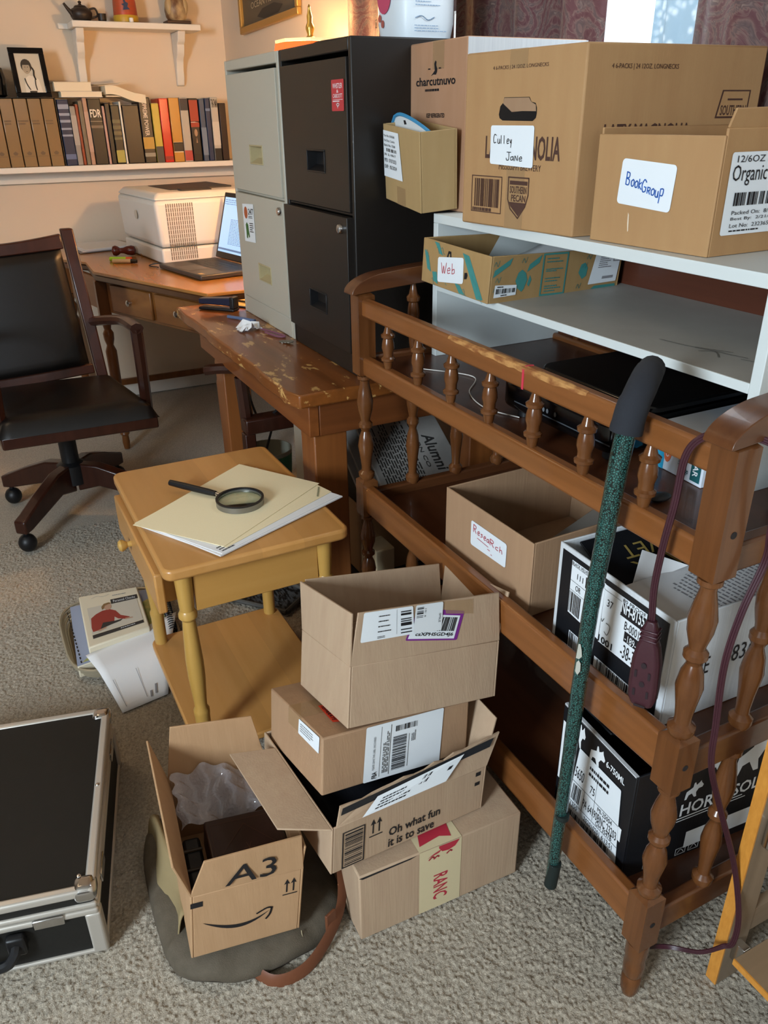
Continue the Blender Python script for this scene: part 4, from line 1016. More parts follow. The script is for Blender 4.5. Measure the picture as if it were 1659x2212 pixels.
def tleg(x, y):
    g = G(); r = .0175
    g.lathe([(.013, 0), (.015, .03), (.0155, .06)], (x, y, 0))
    g.lathe([(r * k, z) for k, z in ((.9, .078), (.92, .155), (.98, .165), (.98, .172), (.75, .18), (.80, .20), (1.02, .26), (1.04, .30), (.85, .375), (.74, .40), (1.08, .408), (1.08, .416), (.84, .424), (.9, .44), (1.06, .521))], (x, y, 0))
    return g.build('leg', M_BEECH_Z, S, angle=30)
for x, y in ((.250, 1.372), (.548, 1.372), (.250, 1.795), (.548, 1.795)): tleg(x, y)
G().box((.268, 1.366, .418), (.532, 1.382, .521)).build('apron', M_BEECH_X, S, bevel=.002)
G().box((.268, 1.786, .418), (.532, 1.802, .521)).build('apron', M_BEECH_X, S, bevel=.002)
G().box((.541, 1.390, .418), (.556, 1.778, .521)).build('apron', M_BEECH, S, bevel=.002)
d = G().prism([(.196, 1.375, .425), (.196, 1.790, .425), (.196, 1.790, .515), (.196, 1.375, .515)], (.018, 0, 0)).build('drawer', M_BEECH, S, bevel=.004)
for y_ in (1.40, 1.752): G().box((.2145, y_, .435), (.50, y_ + .012, .505)).build('drawer_side', M_BEECH_X, d)
G().lathe([(.007, 0), (.006, .008), (.012, .016), (.0135, .022), (.010, .027), (.002, .029)], (.196, 1.62, .468), (-1, 0, 0)).build('knob', M_BEECH_Z, d)
g = G()
for z in (.45, .48): g.cyl((.2165, 1.3995, z), (.2165, 1.398, z), .005, n=12)
# pile on the table
Fo = thing('folder', 'cream manila folder with white papers inside it, lying on the side table', 'folder', (.40, 1.50, ST))
def sheet(g, pts, z, th, warp=0):
    g.prism([(x, y, z + (warp if i == 0 else 0)) for i, (x, y) in enumerate(pts)], (0, 0, th))
c = [(.334, 1.353), (.613, 1.539), (.487, 1.735), (.195, 1.531)]
c2 = [(.322, 1.325), (.628, 1.455), (.60, 1.56), (.30, 1.56)]
rn = random.Random(2)
for i in range(5):
    g = G(); a = rn.uniform(-.003, .003)
    sheet(g, [(.321 + a, 1.330 + a), (.632 - a, 1.462 + a), (.515 + a, 1.70), (.205 - a, 1.545)], ST + .0006 + i * .0014, .0011)
    g.build('paper_sheet', M_PAPER, Fo, smooth=False)
g = G(); sheet(g, [(.337, 1.349), (.620, 1.487), (.607, 1.535), (.49, 1.725), (.20, 1.54)], ST + .0078, .0008); g.build('folder_back', M_MANILA, Fo, smooth=False)
g = G(); sheet(g, c, ST + .0090, .0009); g.build('folder_cover', M_MANILA, Fo, smooth=False)
TF = Face((.605, 1.482, ST + .0087), (.622, 1.492, ST + .0087), (.560, 1.59, ST + .0087), (.545, 1.582, ST + .0087))
TF = Face((.545, 1.45, ST + .0087), (.618, 1.486, ST + .0087), (.605, 1.532, ST + .0087), (.532, 1.49, ST + .0087))
part(lambda g: [TF.stroke(g, [(.55 + i * .035, .15 + .055 * i + (.10 if k % 2 else 0)) for k in range(2)] + [(.57 + i * .035, .12 + .055 * i)], .0008) for i in range(12)], 'handwritten_tab', mat('green_pen', '#3E5A2A', .6), Fo)
PFc = Face((.322, 1.331, ST + .0074), (.632, 1.463, ST + .0074), (.62, 1.49, ST + .0074), (.31, 1.36, ST + .0074))
part(lambda g: (PFc.lines(g, .02, .1, .12, .9, 3, 5, .4)), 'page_text', M_INK, Fo)
Mg = thing('magnifying_glass', 'round magnifying glass with black handle lying on the cream folder', 'magnifying glass', (.422, 1.525, ST + .0102))
mc, R = V((.421, 1.522, 0)), .051
z0 = ST + .0102
def ring(r0, r1, za, zb, n=40): return G().lathe([(r0, za), (r1, za), (r1, zb), (r0, zb), (r0, za)], (mc.x, mc.y, 0), n=n, cap=False)
ring(R - .0035, R, z0, z0 + .014).build('rim', mat('dull_silver', '#8E8C86', .35, .8), Mg)
ring(R - .0045, R + .0006, z0 + .0125, z0 + .0155).build('rim_edge', M_BLACKPL, Mg)
pr_ = [(0.0001, z0 + .004)] + [((R - .004) * k / 6, z0 + .004 + .002 * (k / 6) ** 2) for k in range(1, 7)] + [((R - .004) * k / 6, z0 + .0125 - .0035 * (k / 6) ** 2) for k in range(6, 0, -1)] + [(0.0001, z0 + .0125)]
G().lathe(pr_, (mc.x, mc.y, 0), n=40, cap=False).build('lens', M_GLASS, Mg)
hd = (V((.309, 1.68, 0)) - mc).normalized()
a0 = mc + hd * (R - .001) + V((0, 0, z0 + .009)); a1 = mc + hd * (R + .014) + V((0, 0, z0 + .010)); a2 = V((.309, 1.68, z0 + .011))
G().cyl(a0, a1, .0045).build('ferrule', M_CHROME, Mg)
G().tube([a1, a1 + (a2 - a1) * .15, a1 + (a2 - a1) * .7, a2], [.0062, .0072, .0076, .0068], n=12).build('handle', M_BLACKPL, Mg)

# ================================================================ swivel desk chair
Ch = thing('desk_chair', 'dark wooden swivel desk chair with black leather seat and back', 'desk chair', (.2, 2.85, 0))
seat = [(-.015, 2.575), (.462, 2.555), (.40, 2.99), (-.05, 3.01)]
SF = Face(*[(x, y, .425) for x, y in seat])
g = G().prism([(x, y, .385) for x, y in seat], (0, 0, .042)); g.build('seat_frame', M_CHAIRW, Ch, bevel=.006)
def cush(u, v):
    e = min(u, 1 - u, v, 1 - v); k = min(1, e / .14); k = math.sqrt(max(0, 1 - (1 - k) ** 2))
    p = SF.P(-.008 + 1.016 * u, -.012 + 1.0 * v, 0); return (p.x, p.y, .424 + .056 * k + .006 * math.sin(u * PI) * (v - .3))
g = G().grid(cush, 26, 26); g.build('seat', M_LEATHER, Ch, angle=180)
# back: two stiles, crest, lower rail, padded panel
def bk(t, u): # t across 0..1, u up 0..1
    x = -.085 + .42 * t + .035 * (1 - u) * (t - .3); return V((x, 2.965 + .10 * u - .012 * math.sin(PI * t), .47 + .475 * u + .02 * t - .012))
for t in (0.0, 1.0):
    a, b = bk(t, -.12), bk(t, 1.03); w = .019
    G().hexa([a + V((-w, -.012, 0)), a + V((w, -.012, 0)), a + V((w, .02, 0)), a + V((-w, .02, 0))], [b + V((-w - (.0 if t else .006), -.012, 0)), b + V((w + (.006 if t else 0), -.012, 0)), b + V((w, .018, 0)), b + V((-w, .018, 0))]).build('back_stile', M_CHAIRW, Ch, bevel=.005)
def cross(u0, u1, name, sag):
    g = G(); n = 12; vs = []
    for i in range(n + 1):
        t = i / n; s_ = sag * math.sin(PI * t)
        for du, dy in ((u0, -.012), (u0, .014), (u1 + s_, .014), (u1 + s_, -.012)):
            p = bk(.05 + .9 * t, du); vs.append(p + V((0, dy, 0)))
    fs = [(0, 1, 2, 3), tuple(n * 4 + k for k in (3, 2, 1, 0))] + [(4 * i + k, 4 * i + (k + 1) % 4, 4 * i + 4 + (k + 1) % 4, 4 * i + 4 + k) for i in range(n) for k in range(4)]
    g.add(vs, fs); g.build(name, M_CHAIRW, Ch, bevel=.004)
cross(.90, 1.0, 'crest_rail', -.02); cross(.02, .09, 'lower_rail', 0)
def pad(u, v):
    e = min(u, 1 - u, v, 1 - v); k = min(1, e / .1); k = math.sqrt(max(0, 1 - (1 - k) ** 2))
    p = bk(.075 + .85 * u, .08 + .82 * v); return p + V((0, -.004 - .022 * k, 0))
G().grid(pad, 22, 26).build('back_pad', M_LEATHER, Ch, angle=180)
def pad2(u, v): return bk(.075 + .85 * u, .08 + .82 * v) + V((0, .012, 0))
G().grid(pad2, 2, 2).build('back_panel', M_CHAIRW, Ch, smooth=False)
for sx, t in ((1, 1.0), (-1, 0.0)):
    b = bk(t, .36); fx = .437 if sx > 0 else .005
    g = G().tube([b + V((sx * .015, 0, .01)), V((fx - sx * .01, 2.78, .70)), V((fx, 2.56, .715))], .021, n=8, flat=.8, sub=5)
    g.build('armrest', M_CHAIRW, Ch)
    G().tube([V((fx, 2.575, .715)), V((fx + sx * .004, 2.60, .60)), V((fx + sx * .012, 2.66, .41))], .019, n=8, flat=1.0, sub=4).build('arm_post', M_CHAIRW, Ch)
bc = V((.19, 2.86, 0))
G().lathe([(.05, .13), (.05, .20), (.03, .21), (.03, .33), (.038, .345), (.038, .385)], (bc.x, bc.y, 0)).build('gas_column', M_BLACKPL, Ch)
for k, ang in enumerate((228, 135, 52, -32)):
    a = math.radians(ang); dv = V((math.cos(a), math.sin(a), 0)); sd = V((-dv.y, dv.x, 0)); L_ = .315
    prof = [(.02, .10, .205), (.10, .12, .20), (.2, .095, .165), (L_ - .035, .075, .130), (L_, .072, .118)]
    vs = []
    for r, zb, zt in prof:
        for s_, z in ((-.022, zb), (.022, zb), (.022, zt), (-.022, zt)): vs.append(bc + dv * r + sd * s_ + V((0, 0, z)))
    n = len(prof) - 1
    fs = [(0, 1, 2, 3), tuple(n * 4 + q for q in (3, 2, 1, 0))] + [(4 * i + q, 4 * i + (q + 1) % 4, 4 * i + 4 + (q + 1) % 4, 4 * i + 4 + q) for i in range(n) for q in range(4)]
    arm = G().add(vs, fs).build('base_arm', M_CHAIRW, Ch, bevel=.006)
    p = bc + dv * (L_ - .02)
    G().ball(p + V((0, 0, .033)), (.03, .03, .032)).cyl(p + V((0, 0, .05)), p + V((0, 0, .085)), .008).build('caster', M_BLACKPL, arm)

# ================================================================ desk across the corner
DZ = .765
D = thing('corner_desk', 'wooden corner desk with two small drawers under the printer and laptop', 'desk', (.8, 3.4, 0))
dp = [(.455, 3.66), (.445, 3.40), (.715, 2.735), (1.24, 2.735), (1.24, 4.175), (.38, 4.175), (.38, 3.78)]
G().prism([(x, y, DZ - .012) for x, y in dp], (0, 0, .012)).build('desk_top', M_DESK, D, bevel=.003)
def inset(k):
    cx, cyy = .85, 3.5
    return [(x + (cx - x) * k, y + (cyy - y) * k * .6) for x, y in dp]
G().prism([(x, y, DZ - .036) for x, y in inset(.012)], (0, 0, .0235)).build('desk_edge', M_DESK_D, D, bevel=.004)
fd = (V((.735, 2.76, 0)) - V((.475, 3.42, 0))).normalized(); nrm = V((-fd.y, fd.x, 0)) * -1
if nrm.x > 0: nrm = -nrm
a = V((.487, 3.40, 0)); b = V((.742, 2.765, 0)); th = -nrm * .02
G().prism([a + V((0, 0, .60)), b + V((0, 0, .60)), b + V((0, 0, DZ - .037)), a + V((0, 0, DZ - .037))], th).build('front_apron', M_DRAWER, D, bevel=.002)
G().prism([V((.47, 3.44, .60)), V((.40, 3.80, .60)), V((.40, 3.80, DZ - .037)), V((.47, 3.44, DZ - .037))], V((.02, .004, 0))).build('side_apron', M_DRAWER, D, bevel=.002)
for t0, t1 in ((.06, .46), (.50, .92)):
    p, q = a + (b - a) * t0, a + (b - a) * t1
    dr = G().prism([p + V((0, 0, .612)), q + V((0, 0, .612)), q + V((0, 0, .718)), p + V((0, 0, .718))], nrm * .012).build('drawer', M_DRAWER, D, bevel=.004)
    m_ = (p + q) / 2 + V((0, 0, .663)) + nrm * .012
    G().lathe([(.006, 0), (.005, .006), (.011, .010), (.012, .015), (.006, .019)], m_, nrm).build('knob', M_CHROME, dr)
for x, y in ((.470, 3.44), (.755, 2.80), (.42, 4.12), (1.19, 4.12), (1.19, 2.80)):
    g = G(); block(g, x, y, .56, DZ - .037, .046); turned(g, x, y, .06, .561, .023, [(0, .6), (.02, .9), (.05, .7), (.1, .75), (.5, .95), (.75, 1.0), (.80, .6), (.85, .9), (.9, .95), (.93, .6), (1, .9)]); g.lathe([(.012, 0), (.016, .03), (.014, .061)], (x, y, 0)); g.build('leg', M_DESK_Z, D)
G().box((.44, 4.09, .09), (1.17, 4.11, .12)).build('stretcher', M_DESK_Z, D, bevel=.003)

# printer
P_ = thing('laser_printer', 'large white laser printer with vented side on the corner desk', 'printer', (.9, 3.65, DZ), math.radians(6))
px, py, pw, pd, ph = .726, 3.405, .43, .50, .265
ca, sa = math.cos(math.radians(6)), math.sin(math.radians(6))
def pp(u, v, z): return V((px + ca * pw * u - sa * pd * v, py + sa * pw * u + ca * pd * v, DZ + z))
G().hexa([pp(0, 0, .002), pp(1, 0, .002), pp(1, 1, .002), pp(0, 1, .002)], [pp(.0, 0, .062), pp(1, 0, .062), pp(1, 1, .062), pp(.0, 1, .062)]).build('paper_tray', M_WHITEPL, P_, bevel=.010, seg=4)
G().hexa([pp(.0, 0, .065), pp(1, 0, .065), pp(1, 1, .065), pp(0, 1, .065)], [pp(-.02, .0, .245), pp(1, 0, .245), pp(1, 1, .245), pp(-.02, 1, .245)]).build('body', M_WHITEPL, P_, bevel=.018, seg=4)
G().hexa([pp(-.02, .0, .2455), pp(1, .0, .2455), pp(1, 1, .2455), pp(-.02, 1, .2455)], [pp(.04, .06, .272), pp(.97, .05, .272), pp(.97, .95, .272), pp(.04, .95, .272)]).build('lid', M_WHITEPL, P_, bevel=.010, seg=3)
g = G().hexa([pp(.25, .25, .2725), pp(.88, .25, .2725), pp(.88, .82, .2725), pp(.25, .82, .2725)], [pp(.25, .25, .274), pp(.88, .25, .279), pp(.88, .82, .279), pp(.25, .82, .274)]); g.build('output_tray', mat('dark_grey_plastic', '#3A3532', .5), P_, bevel=.001)
g = G().hexa([pp(.3, .10, .2725), pp(.6, .10, .2725), pp(.6, .2, .2725), pp(.3, .2, .2725)], [pp(.3, .10, .276), pp(.6, .10, .276), pp(.6, .2, .281), pp(.3, .2, .281)]); g.build('control_panel', mat('dark_grey_plastic', '#3A3532', .5), P_, bevel=.001)
VF = Face(pp(0.02, 0, .0), pp(1, 0, .0), pp(1, 0, .27), pp(0.02, 0, .27))
VF = Face(pp(0, 0, 0) + V((0, -.001, 0)), pp(1, 0, 0) + V((0, -.001, 0)), pp(1, 0, .27) + V((0, -.001, 0)), pp(0, 0, .27) + V((0, -.001, 0)))
def vents(g):
    for i in range(13):
        for j in range(13):
            a_ = .085 + i * .021; b_ = .06 + j * .062; VF.rect(g, a_, b_, a_ + .008, b_ + .055, .0008)
part(vents, 'vent_slots', mat('vent_shadow', '#6A5A48', .8), P_)
AF = Face(pp(-.02, 1, .065), pp(-.02, 0, .065), pp(-.02, 0, .245), pp(-.02, 1, .245))
part(lambda g: AF.poly(g, [(.5 + .04 * math.cos(t / 8 * PI), .62 + .10 * math.sin(t / 8 * PI)) for t in range(16)], .003), 'round_badge', mat('badge', '#C8C0B2', .4), P_)
# laptop
Lp = thing('laptop', 'open black laptop on the desk, its screen showing a document', 'laptop', (.86, 3.22, DZ))
bq = [V((.690, 3.33, 0)), V((.760, 2.97, 0)), V((1.00, 3.01, 0)), V((.935, 3.375, 0))]
zz = DZ + .002
G().prism([p + V((0, 0, zz)) for p in bq], (0, 0, .018)).build('base', mat('laptop_grey', '#3A3633', .4), Lp, bevel=.005)
KF = Face(*[p + V((0, 0, zz + .0182)) for p in bq])
def keys(g):
    for i in range(14):
        for j in range(5): KF.rect(g, .0, 0, 0, 0) if False else KF.rect(g, .06 + i * .064, .45 + j * .095, .06 + i * .064 + .052, .45 + j * .095 + .075, .001)
part(keys, 'keyboard', M_BLACKPL, Lp)
part(lambda g: KF.rect(g, .34, .06, .64, .38), 'touchpad', mat('touchpad_grey', '#4A4642', .35), Lp)
part(lambda g: KF.rect(g, .86, .05, .94, .12), 'palm_sticker', mat('palm_sticker_col', '#B8A070', .5), Lp)
s0, s1 = V((.935, 3.375, zz + .02)), V((1.00, 3.01, zz + .02)); tl = V((.07, .012, .245))
sn = (s1 - s0).cross(tl).normalized()
sc = G().prism([s0, s1, s1 + tl, s0 + tl], sn * -.008).build('screen_lid', M_BLACKPL, Lp, bevel=.003)
SFc = Face(s0 + tl * .10 + (s1 - s0) * .04, s1 + tl * .10 - (s1 - s0) * .04, s1 + tl * .93 - (s1 - s0) * .04, s0 + tl * .93 + (s1 - s0) * .04)
if SFc.n.x > 0: SFc.n = -SFc.n
sp = part(lambda g: SFc.rect(g, 0, 0, 1, 1, .0012), 'display', mat('screen_glow', '#8FB4D8', .3, emit='#A8CCEC', es=.75), sc)
part(lambda g: (SFc.rect(g, 0, .04, 1, .075, .002), SFc.lines(g, .22, .15, .75, .62, 18, 5, .35, .002), SFc.lines(g, .02, .86, .6, .97, 3, 5, .3, .002)), 'document_text', mat('screen_text', '#5A7496', .3, emit='#5A7CA4', es=.5), sp)
# desk papers and small things
rn = random.Random(9)
for i in range(3):
    g = G(); o_ = .012 * i
    g.prism([(.47 + o_, 3.90, DZ + .0025 + i * .005), (.70 + o_, 3.95, DZ + .0025 + i * .005), (.70 - o_, 4.165, DZ + .0025 + i * .005), (.46, 4.155, DZ + .0025 + i * .005)], (0, 0, .004))
    tag(g.build('paper_stack', M_PAPER if i else M_GREYINK, smooth=False, org=(.58, 4.0, DZ + .0025 + i * .005)), ('grey folder at the bottom of the paper pile by the printer', 'white papers in the middle of the pile on the desk behind the chair', 'topmost white sheets of the pile on the desk beside the printer')[i], 'papers', 'papers piled at the back of the desk')
def lathe_thing(name, label, cat, m, prof, base, axis, n=16, **k): return tag(G().lathe(prof, base, axis, n=n).build(name, m, org=base, **k), label, cat)
ax = V((.09, -.035, 0)).normalized()
lathe_thing('wooden_tool', 'short dark red turned wooden handle on the desk beside the printer', 'tool', mat('red_wood', '#5A1E14', .25), [(.004, 0), (.019, .006), (.022, .016), (.019, .026), (.011, .036), (.012, .05), (.018, .065), (.021, .085), (.018, .098), (.004, .104)], (.585, 3.76, DZ + .023), ax)
tag(G().tube([(.70, 3.70, DZ + .008), (.735, 3.62, DZ + .006)], .007, n=10).build('cork', mat('cork_brown', '#A8743A', .7), org=(.71, 3.66, DZ)), 'small orange brown stub beside the printer corner', 'stub')
hl = thing('highlighter', 'green highlighter pen with orange end on the desk', 'pen', (.575, 3.615, DZ + .008))
G().tube([(.552, 3.625, DZ + .0095), (.612, 3.585, DZ + .0095)], .009, n=10).build('barrel', mat('lime_plastic', '#8CC030', .35), hl)
G().tube([(.612, 3.585, DZ + .0095), (.63, 3.573, DZ + .0095)], .0092, n=10).build('cap', mat('orange_plastic', '#C4502A', .4), hl)
mk = thing('marker_pen', 'grey marker pen with black cap, nearer the desk edge than the green highlighter', 'pen', (.58, 3.56, DZ))
G().tube([(.552, 3.56, DZ + .0095), (.618, 3.52, DZ + .0095)], .009, n=10).build('barrel', mat('grey_pen_barrel', '#A89C88', .4), mk)
G().tube([(.618, 3.52, DZ + .0095), (.64, 3.507, DZ + .0095)], [.0092, .006], n=10).build('cap', M_BLACKPL, mk)
cb = G().tube([(.745, 3.38, DZ + .004), (.70, 3.39, DZ + .012), (.665, 3.40, DZ + .004), (.69, 3.345, DZ + .004)], .0022, n=6, sub=6)
tag(cb.build('black_cable', M_BLACKPL, org=(.7, 3.38, DZ)), 'thin black cable curling between the printer and the laptop', 'cable')
# stapler, mouse pad, scraps on the bench
BZt = BZ
st_ = thing('stapler', 'dark navy stapler lying on the worn bench end', 'stapler', (.715, 2.60, BZt))
d_ = (V((.764, 2.545, 0)) - V((.670, 2.655, 0))).normalized(); nn = V((-d_.y, d_.x, 0))
def sb(t0, t1, w, za, zb, nm, m, zt0=None):
    a_, b_ = V((.672, 2.655, 0)) + d_ * t0, V((.672, 2.655, 0)) + d_ * t1
    G().hexa([a_ - nn * w + V((0, 0, za)), b_ - nn * w + V((0, 0, za)), b_ + nn * w + V((0, 0, za)), a_ + nn * w + V((0, 0, za))], [a_ - nn * w + V((0, 0, zt0 or zb)), b_ - nn * w + V((0, 0, zb)), b_ + nn * w + V((0, 0, zb)), a_ + nn * w + V((0, 0, zt0 or zb))]).build(nm, m, st_, bevel=.004, seg=3)
M_NAVY = mat('navy_plastic', '#1A2036', .4)
sb(0, .135, .019, BZt + .001, BZt + .010, 'stapler_base', M_BLACKPL); sb(.0, .130, .016, BZt + .019, BZt + .045, 'stapler_arm', M_NAVY, BZt + .036); sb(.118, .135, .017, BZt + .009, BZt + .047, 'hinge', M_BLACKPL)
g = G().prism([(x, y, BZt + .0005) for x, y in ((.73, 2.70), (.86, 2.715), (.93, 2.60), (.80, 2.575))], (0, 0, .004))
mp_ = tag(g.build('mouse_pad', M_BLACKPL, org=(.82, 2.65, BZt)), 'mouse pad with cream printed top on the bench behind the stapler', 'mouse pad')
MF = Face((.735, 2.698, BZt + .0045), (.804, 2.579, BZt + .0045), (.925, 2.602, BZt + .0045), (.857, 2.711, BZt + .0045))
part(lambda g: MF.rect(g, .03, .03, .97, .97), 'printed_top', mat('cream_print', '#D8B878', .6), mp_)
part(lambda g: [MF.stroke(g, [(.1 + .15 * i, .2 + .1 * (i % 3)), (.2 + .15 * i, .4), (.15 + .14 * i, .7)], .003) for i in range(5)], 'printed_lines', mat('brown_print', '#8A6A44', .7), mp_)
g = G().tube([(.80, 2.70, BZt + .008), (.83, 2.62, BZt + .012), (.90, 2.60, BZt + .03), (.92, 2.66, BZt + .02)], .003, n=6, sub=6)
tag(g.build('black_cable', M_BLACKPL, org=(.85, 2.65, BZt)), 'black cable looping over the mouse pad by the grey cabinet', 'cable')
def crumple(u, v):
    rn_ = math.sin(u * 13 + v * 7) * math.cos(v * 11 - u * 5); return (.715 + .055 * (u - .5) * 2 * .6 + .006 * rn_, 2.29 + .06 * (v - .5), BZt + .004 + .028 * abs(rn_) * math.sin(PI * u) ** .5)
tag(G().grid(crumple, 7, 5).build('paper_scrap', M_PAPER, smooth=False, org=(.715, 2.29, BZt), solid=.0005), 'crumpled white paper scrap on the bench in front of the grey cabinet', 'paper')
tag(G().tube([(.705, 2.47, BZt + .006), (.76, 2.37, BZt + .006)], .005, n=8).build('pen', mat('blue_grey_pen', '#5A6A8A', .4), org=(.73, 2.42, BZt)), 'blue grey pen on the bench beside the grey cabinet base', 'pen')
g = G().tube([(.745, 2.27, BZt + .004), (.76, 2.20, BZt + .006), (.775, 2.15, BZt + .004), (.755, 2.16, BZt + .004), (.74, 2.22, BZt + .005)], .003, n=6, sub=6)
tag(g.build('rubber_band', mat('mauve_rubber', '#7A4A5A', .6), org=(.75, 2.2, BZt)), 'loop of mauve cord by the crumpled paper scrap', 'cord')
for i in range(3): tag(G().cyl((.752 + .004 * i, 2.105 - .013 * i, BZt + .0005 + .0022 * i), (.752 + .004 * i, 2.105 - .013 * i, BZt + .0025 + .0022 * i), .012).build('coin', mat('dull_coin', '#8A8478', .4, .8), org=(.75 + .004 * i, 2.105 - .013 * i, BZt + .0022 * i)), 'dull coin in the little heap at the foot of the filing cabinets', 'coin', 'coins by the cabinet base')

# ---------------------------------------------------------------- lamp behind the grey cabinet
La = thing('table_lamp', 'lamp with glowing orange glass shade and brass finial behind the filing cabinets', 'lamp', (1.105, 2.68, BZt))
lx, ly = 1.105, 2.655
G().lathe([(.075, 0), (.075, .012), (.03, .03), (.014, .06), (.02, .2), (.012, .3), (.012, .62)], (lx, ly, BZt + .001)).build('lamp_base', mat('bronze', '#3A2A1C', .4, .8), La)
M_SHADE = mat('orange_glass', '#D8562A', .3, emit='#FF5A20', es=1.6)
g = G(); n = 8
def oct_(r, z): return [(lx + r * math.cos(2 * PI * (k + .5) / n), ly + r * math.sin(2 * PI * (k + .5) / n), z) for k in range(n)]
r0, r1 = oct_(.118, 1.455), oct_(.108, 1.505)
for k in range(n): g.poly([r0[k], r0[(k + 1) % n], r1[(k + 1) % n], r1[k]])
g.build('glass_shade', M_SHADE, La, smooth=False, solid=.003)
g = G().prism(oct_(.110, 1.506), (0, 0, .008)); g.build('shade_cap', mat('cream_glass', '#F2DCA8', .4, emit='#FFDf9A', es=.7), La, bevel=.001)
G().lathe([(.020, 0), (.020, .005), (.010, .009), (.009, .014), (.0135, .028), (.013, .036), (.008, .046), (.009, .062), (.006, .072), (.0035, .084), (.0045, .087), (.001, .094)], (lx, ly, 1.515)).build('finial', M_BRASS, La)
lamp('table_lamp_bulb', 'POINT', (lx, ly, 1.36), 30, (1.0, 0.58, 0.24), .03)
lamp('table_lamp_glow', 'POINT', (lx + .06, ly + .03, 1.585), 3.2, (1.0, 0.56, 0.22), .02)
# black rounded object and the white jug on the cabinets
lathe_thing('black_dish', 'low black domed dish on top of the black filing cabinet', 'dish', M_BLACKPL, [(.13, 0), (.13, .004), (.11, .014), (.06, .022), (.001, .025)], (.97, 2.02, 1.4475), (0, 0, 1), n=28)
J = thing('plastic_jug', 'white plastic jug with red printed label on top of the black cabinet', 'jug', (1.01, 1.83, 1.4475))
jx, jy = 1.01, 1.815
def jug(u, v):
    a_ = 2 * PI * u; r = .072 * (1 - .0 * v) * (1 if v > .03 else .92); k = (abs(math.cos(a_)) ** 4 + abs(math.sin(a_)) ** 4) ** -.25
    return (jx + r * k * math.cos(a_), jy + r * k * math.sin(a_), 1.448 + .26 * v)
g = G().grid(jug, 36, 8); g.add([jug(k / 36, 0) for k in range(36)], [tuple(range(36))]); g.add([jug(k / 36, 1) for k in range(36)], [tuple(range(36))]); g.build('jug_body', mat('white_jug_plastic', '#DCE6EC', .4), J)
d2 = V((-jx, -jy, 0)).normalized(); t2 = V((-d2.y, d2.x, 0)) * -1
JF = Face((jx - .0735, jy + .052, 1.452), (jx - .0735, jy - .052, 1.452), (jx - .0735, jy - .052, 1.64), (jx - .0735, jy + .052, 1.64))
part(lambda g: JF.poly(g, [(.42 + .30 * math.cos(t / 10 * PI), .42 + .165 * math.sin(t / 10 * PI)) for t in range(20)], .001), 'pink_disc', mat('pink_print', '#C04868', .5), J)
part(lambda g: (JF.poly(g, [(.22 + .07 * math.cos(t / 6 * PI), .22 + .04 * math.sin(t / 6 * PI)) for t in range(12)], .001), JF.poly(g, [(.35 + .07 * math.cos(t / 6 * PI), .16 + .04 * math.sin(t / 6 * PI)) for t in range(12)], .001)), 'red_print_lettering', mat('red_print_c', '#A8584E', .5), J)
JG = Face((jx - .052, jy - .0735, 1.452), (jx + .052, jy - .0735, 1.452), (jx + .052, jy - .0735, 1.64), (jx - .052, jy - .0735, 1.64))
part(lambda g: (JG.lines(g, .08, .05, .9, .13, 3, 3, .3), JG.lines(g, .1, .3, .7, .4, 3, 9, .3), JG.stroke(g, [(.1, .19), (.25, .21), (.4, .17), (.55, .2)], .002)), 'blue_print', mat('jug_blue_print', '#8AA4C0', .5), J)
part(lambda g: (JF.outline(g, .0, .03, .10, .22, .0015, .001), JF.stroke(g, [(.02, .14), (.05, .19), (.08, .14), (.02, .14)], .002)), 'recycling_mark', M_INK, J)

# ---------------------------------------------------------------- framed picture on the right wall
Pc = thing('framed_picture', 'dark framed picture with gilt frame hanging on the wall above the filing cabinets', 'picture', (XW - .012, 3.54, 1.63))
PCF = Face((XW - .006, 3.885, 1.625), (XW - .006, 3.205, 1.640), (XW - .006, 3.205, 2.06), (XW - .006, 3.885, 2.045))
part(lambda g: PCF.rect(g, .02, .03, .98, .98, .004), 'print_surface', mat('dark_print', '#4A4238', .5, vary=('#5A5040', (5, 5, 8), .2)), Pc)
g = G()
for q in ((0, 0, 1, .06), (0, .94, 1, 1), (0, .06, .035, .94), (.965, .06, 1, .94)):
    g.hexa([PCF.P(q[0], q[1], 0), PCF.P(q[2], q[1], 0), PCF.P(q[2], q[3], 0), PCF.P(q[0], q[3], 0)], [PCF.P(q[0], q[1], .018), PCF.P(q[2], q[1], .018), PCF.P(q[2], q[3], .018), PCF.P(q[0], q[3], .018)])
g.build('gilt_frame', mat('gilt', '#B08A4A', .4, .5), Pc, bevel=.003)
part(lambda g: PCF.text(g, 'OCEAN MUSEUM', .2, .19, .75, .245, off=.006), 'lettering', mat('pale_lettering', '#B8A888', .6), Pc)
part(lambda g: PCF.poly(g, [(.3, .11), (.42, .075), (.66, .08), (.74, .13), (.6, .17), (.4, .16)], .0055), 'dark_shape', mat('dark_shape', '#2E2A26', .6), Pc)

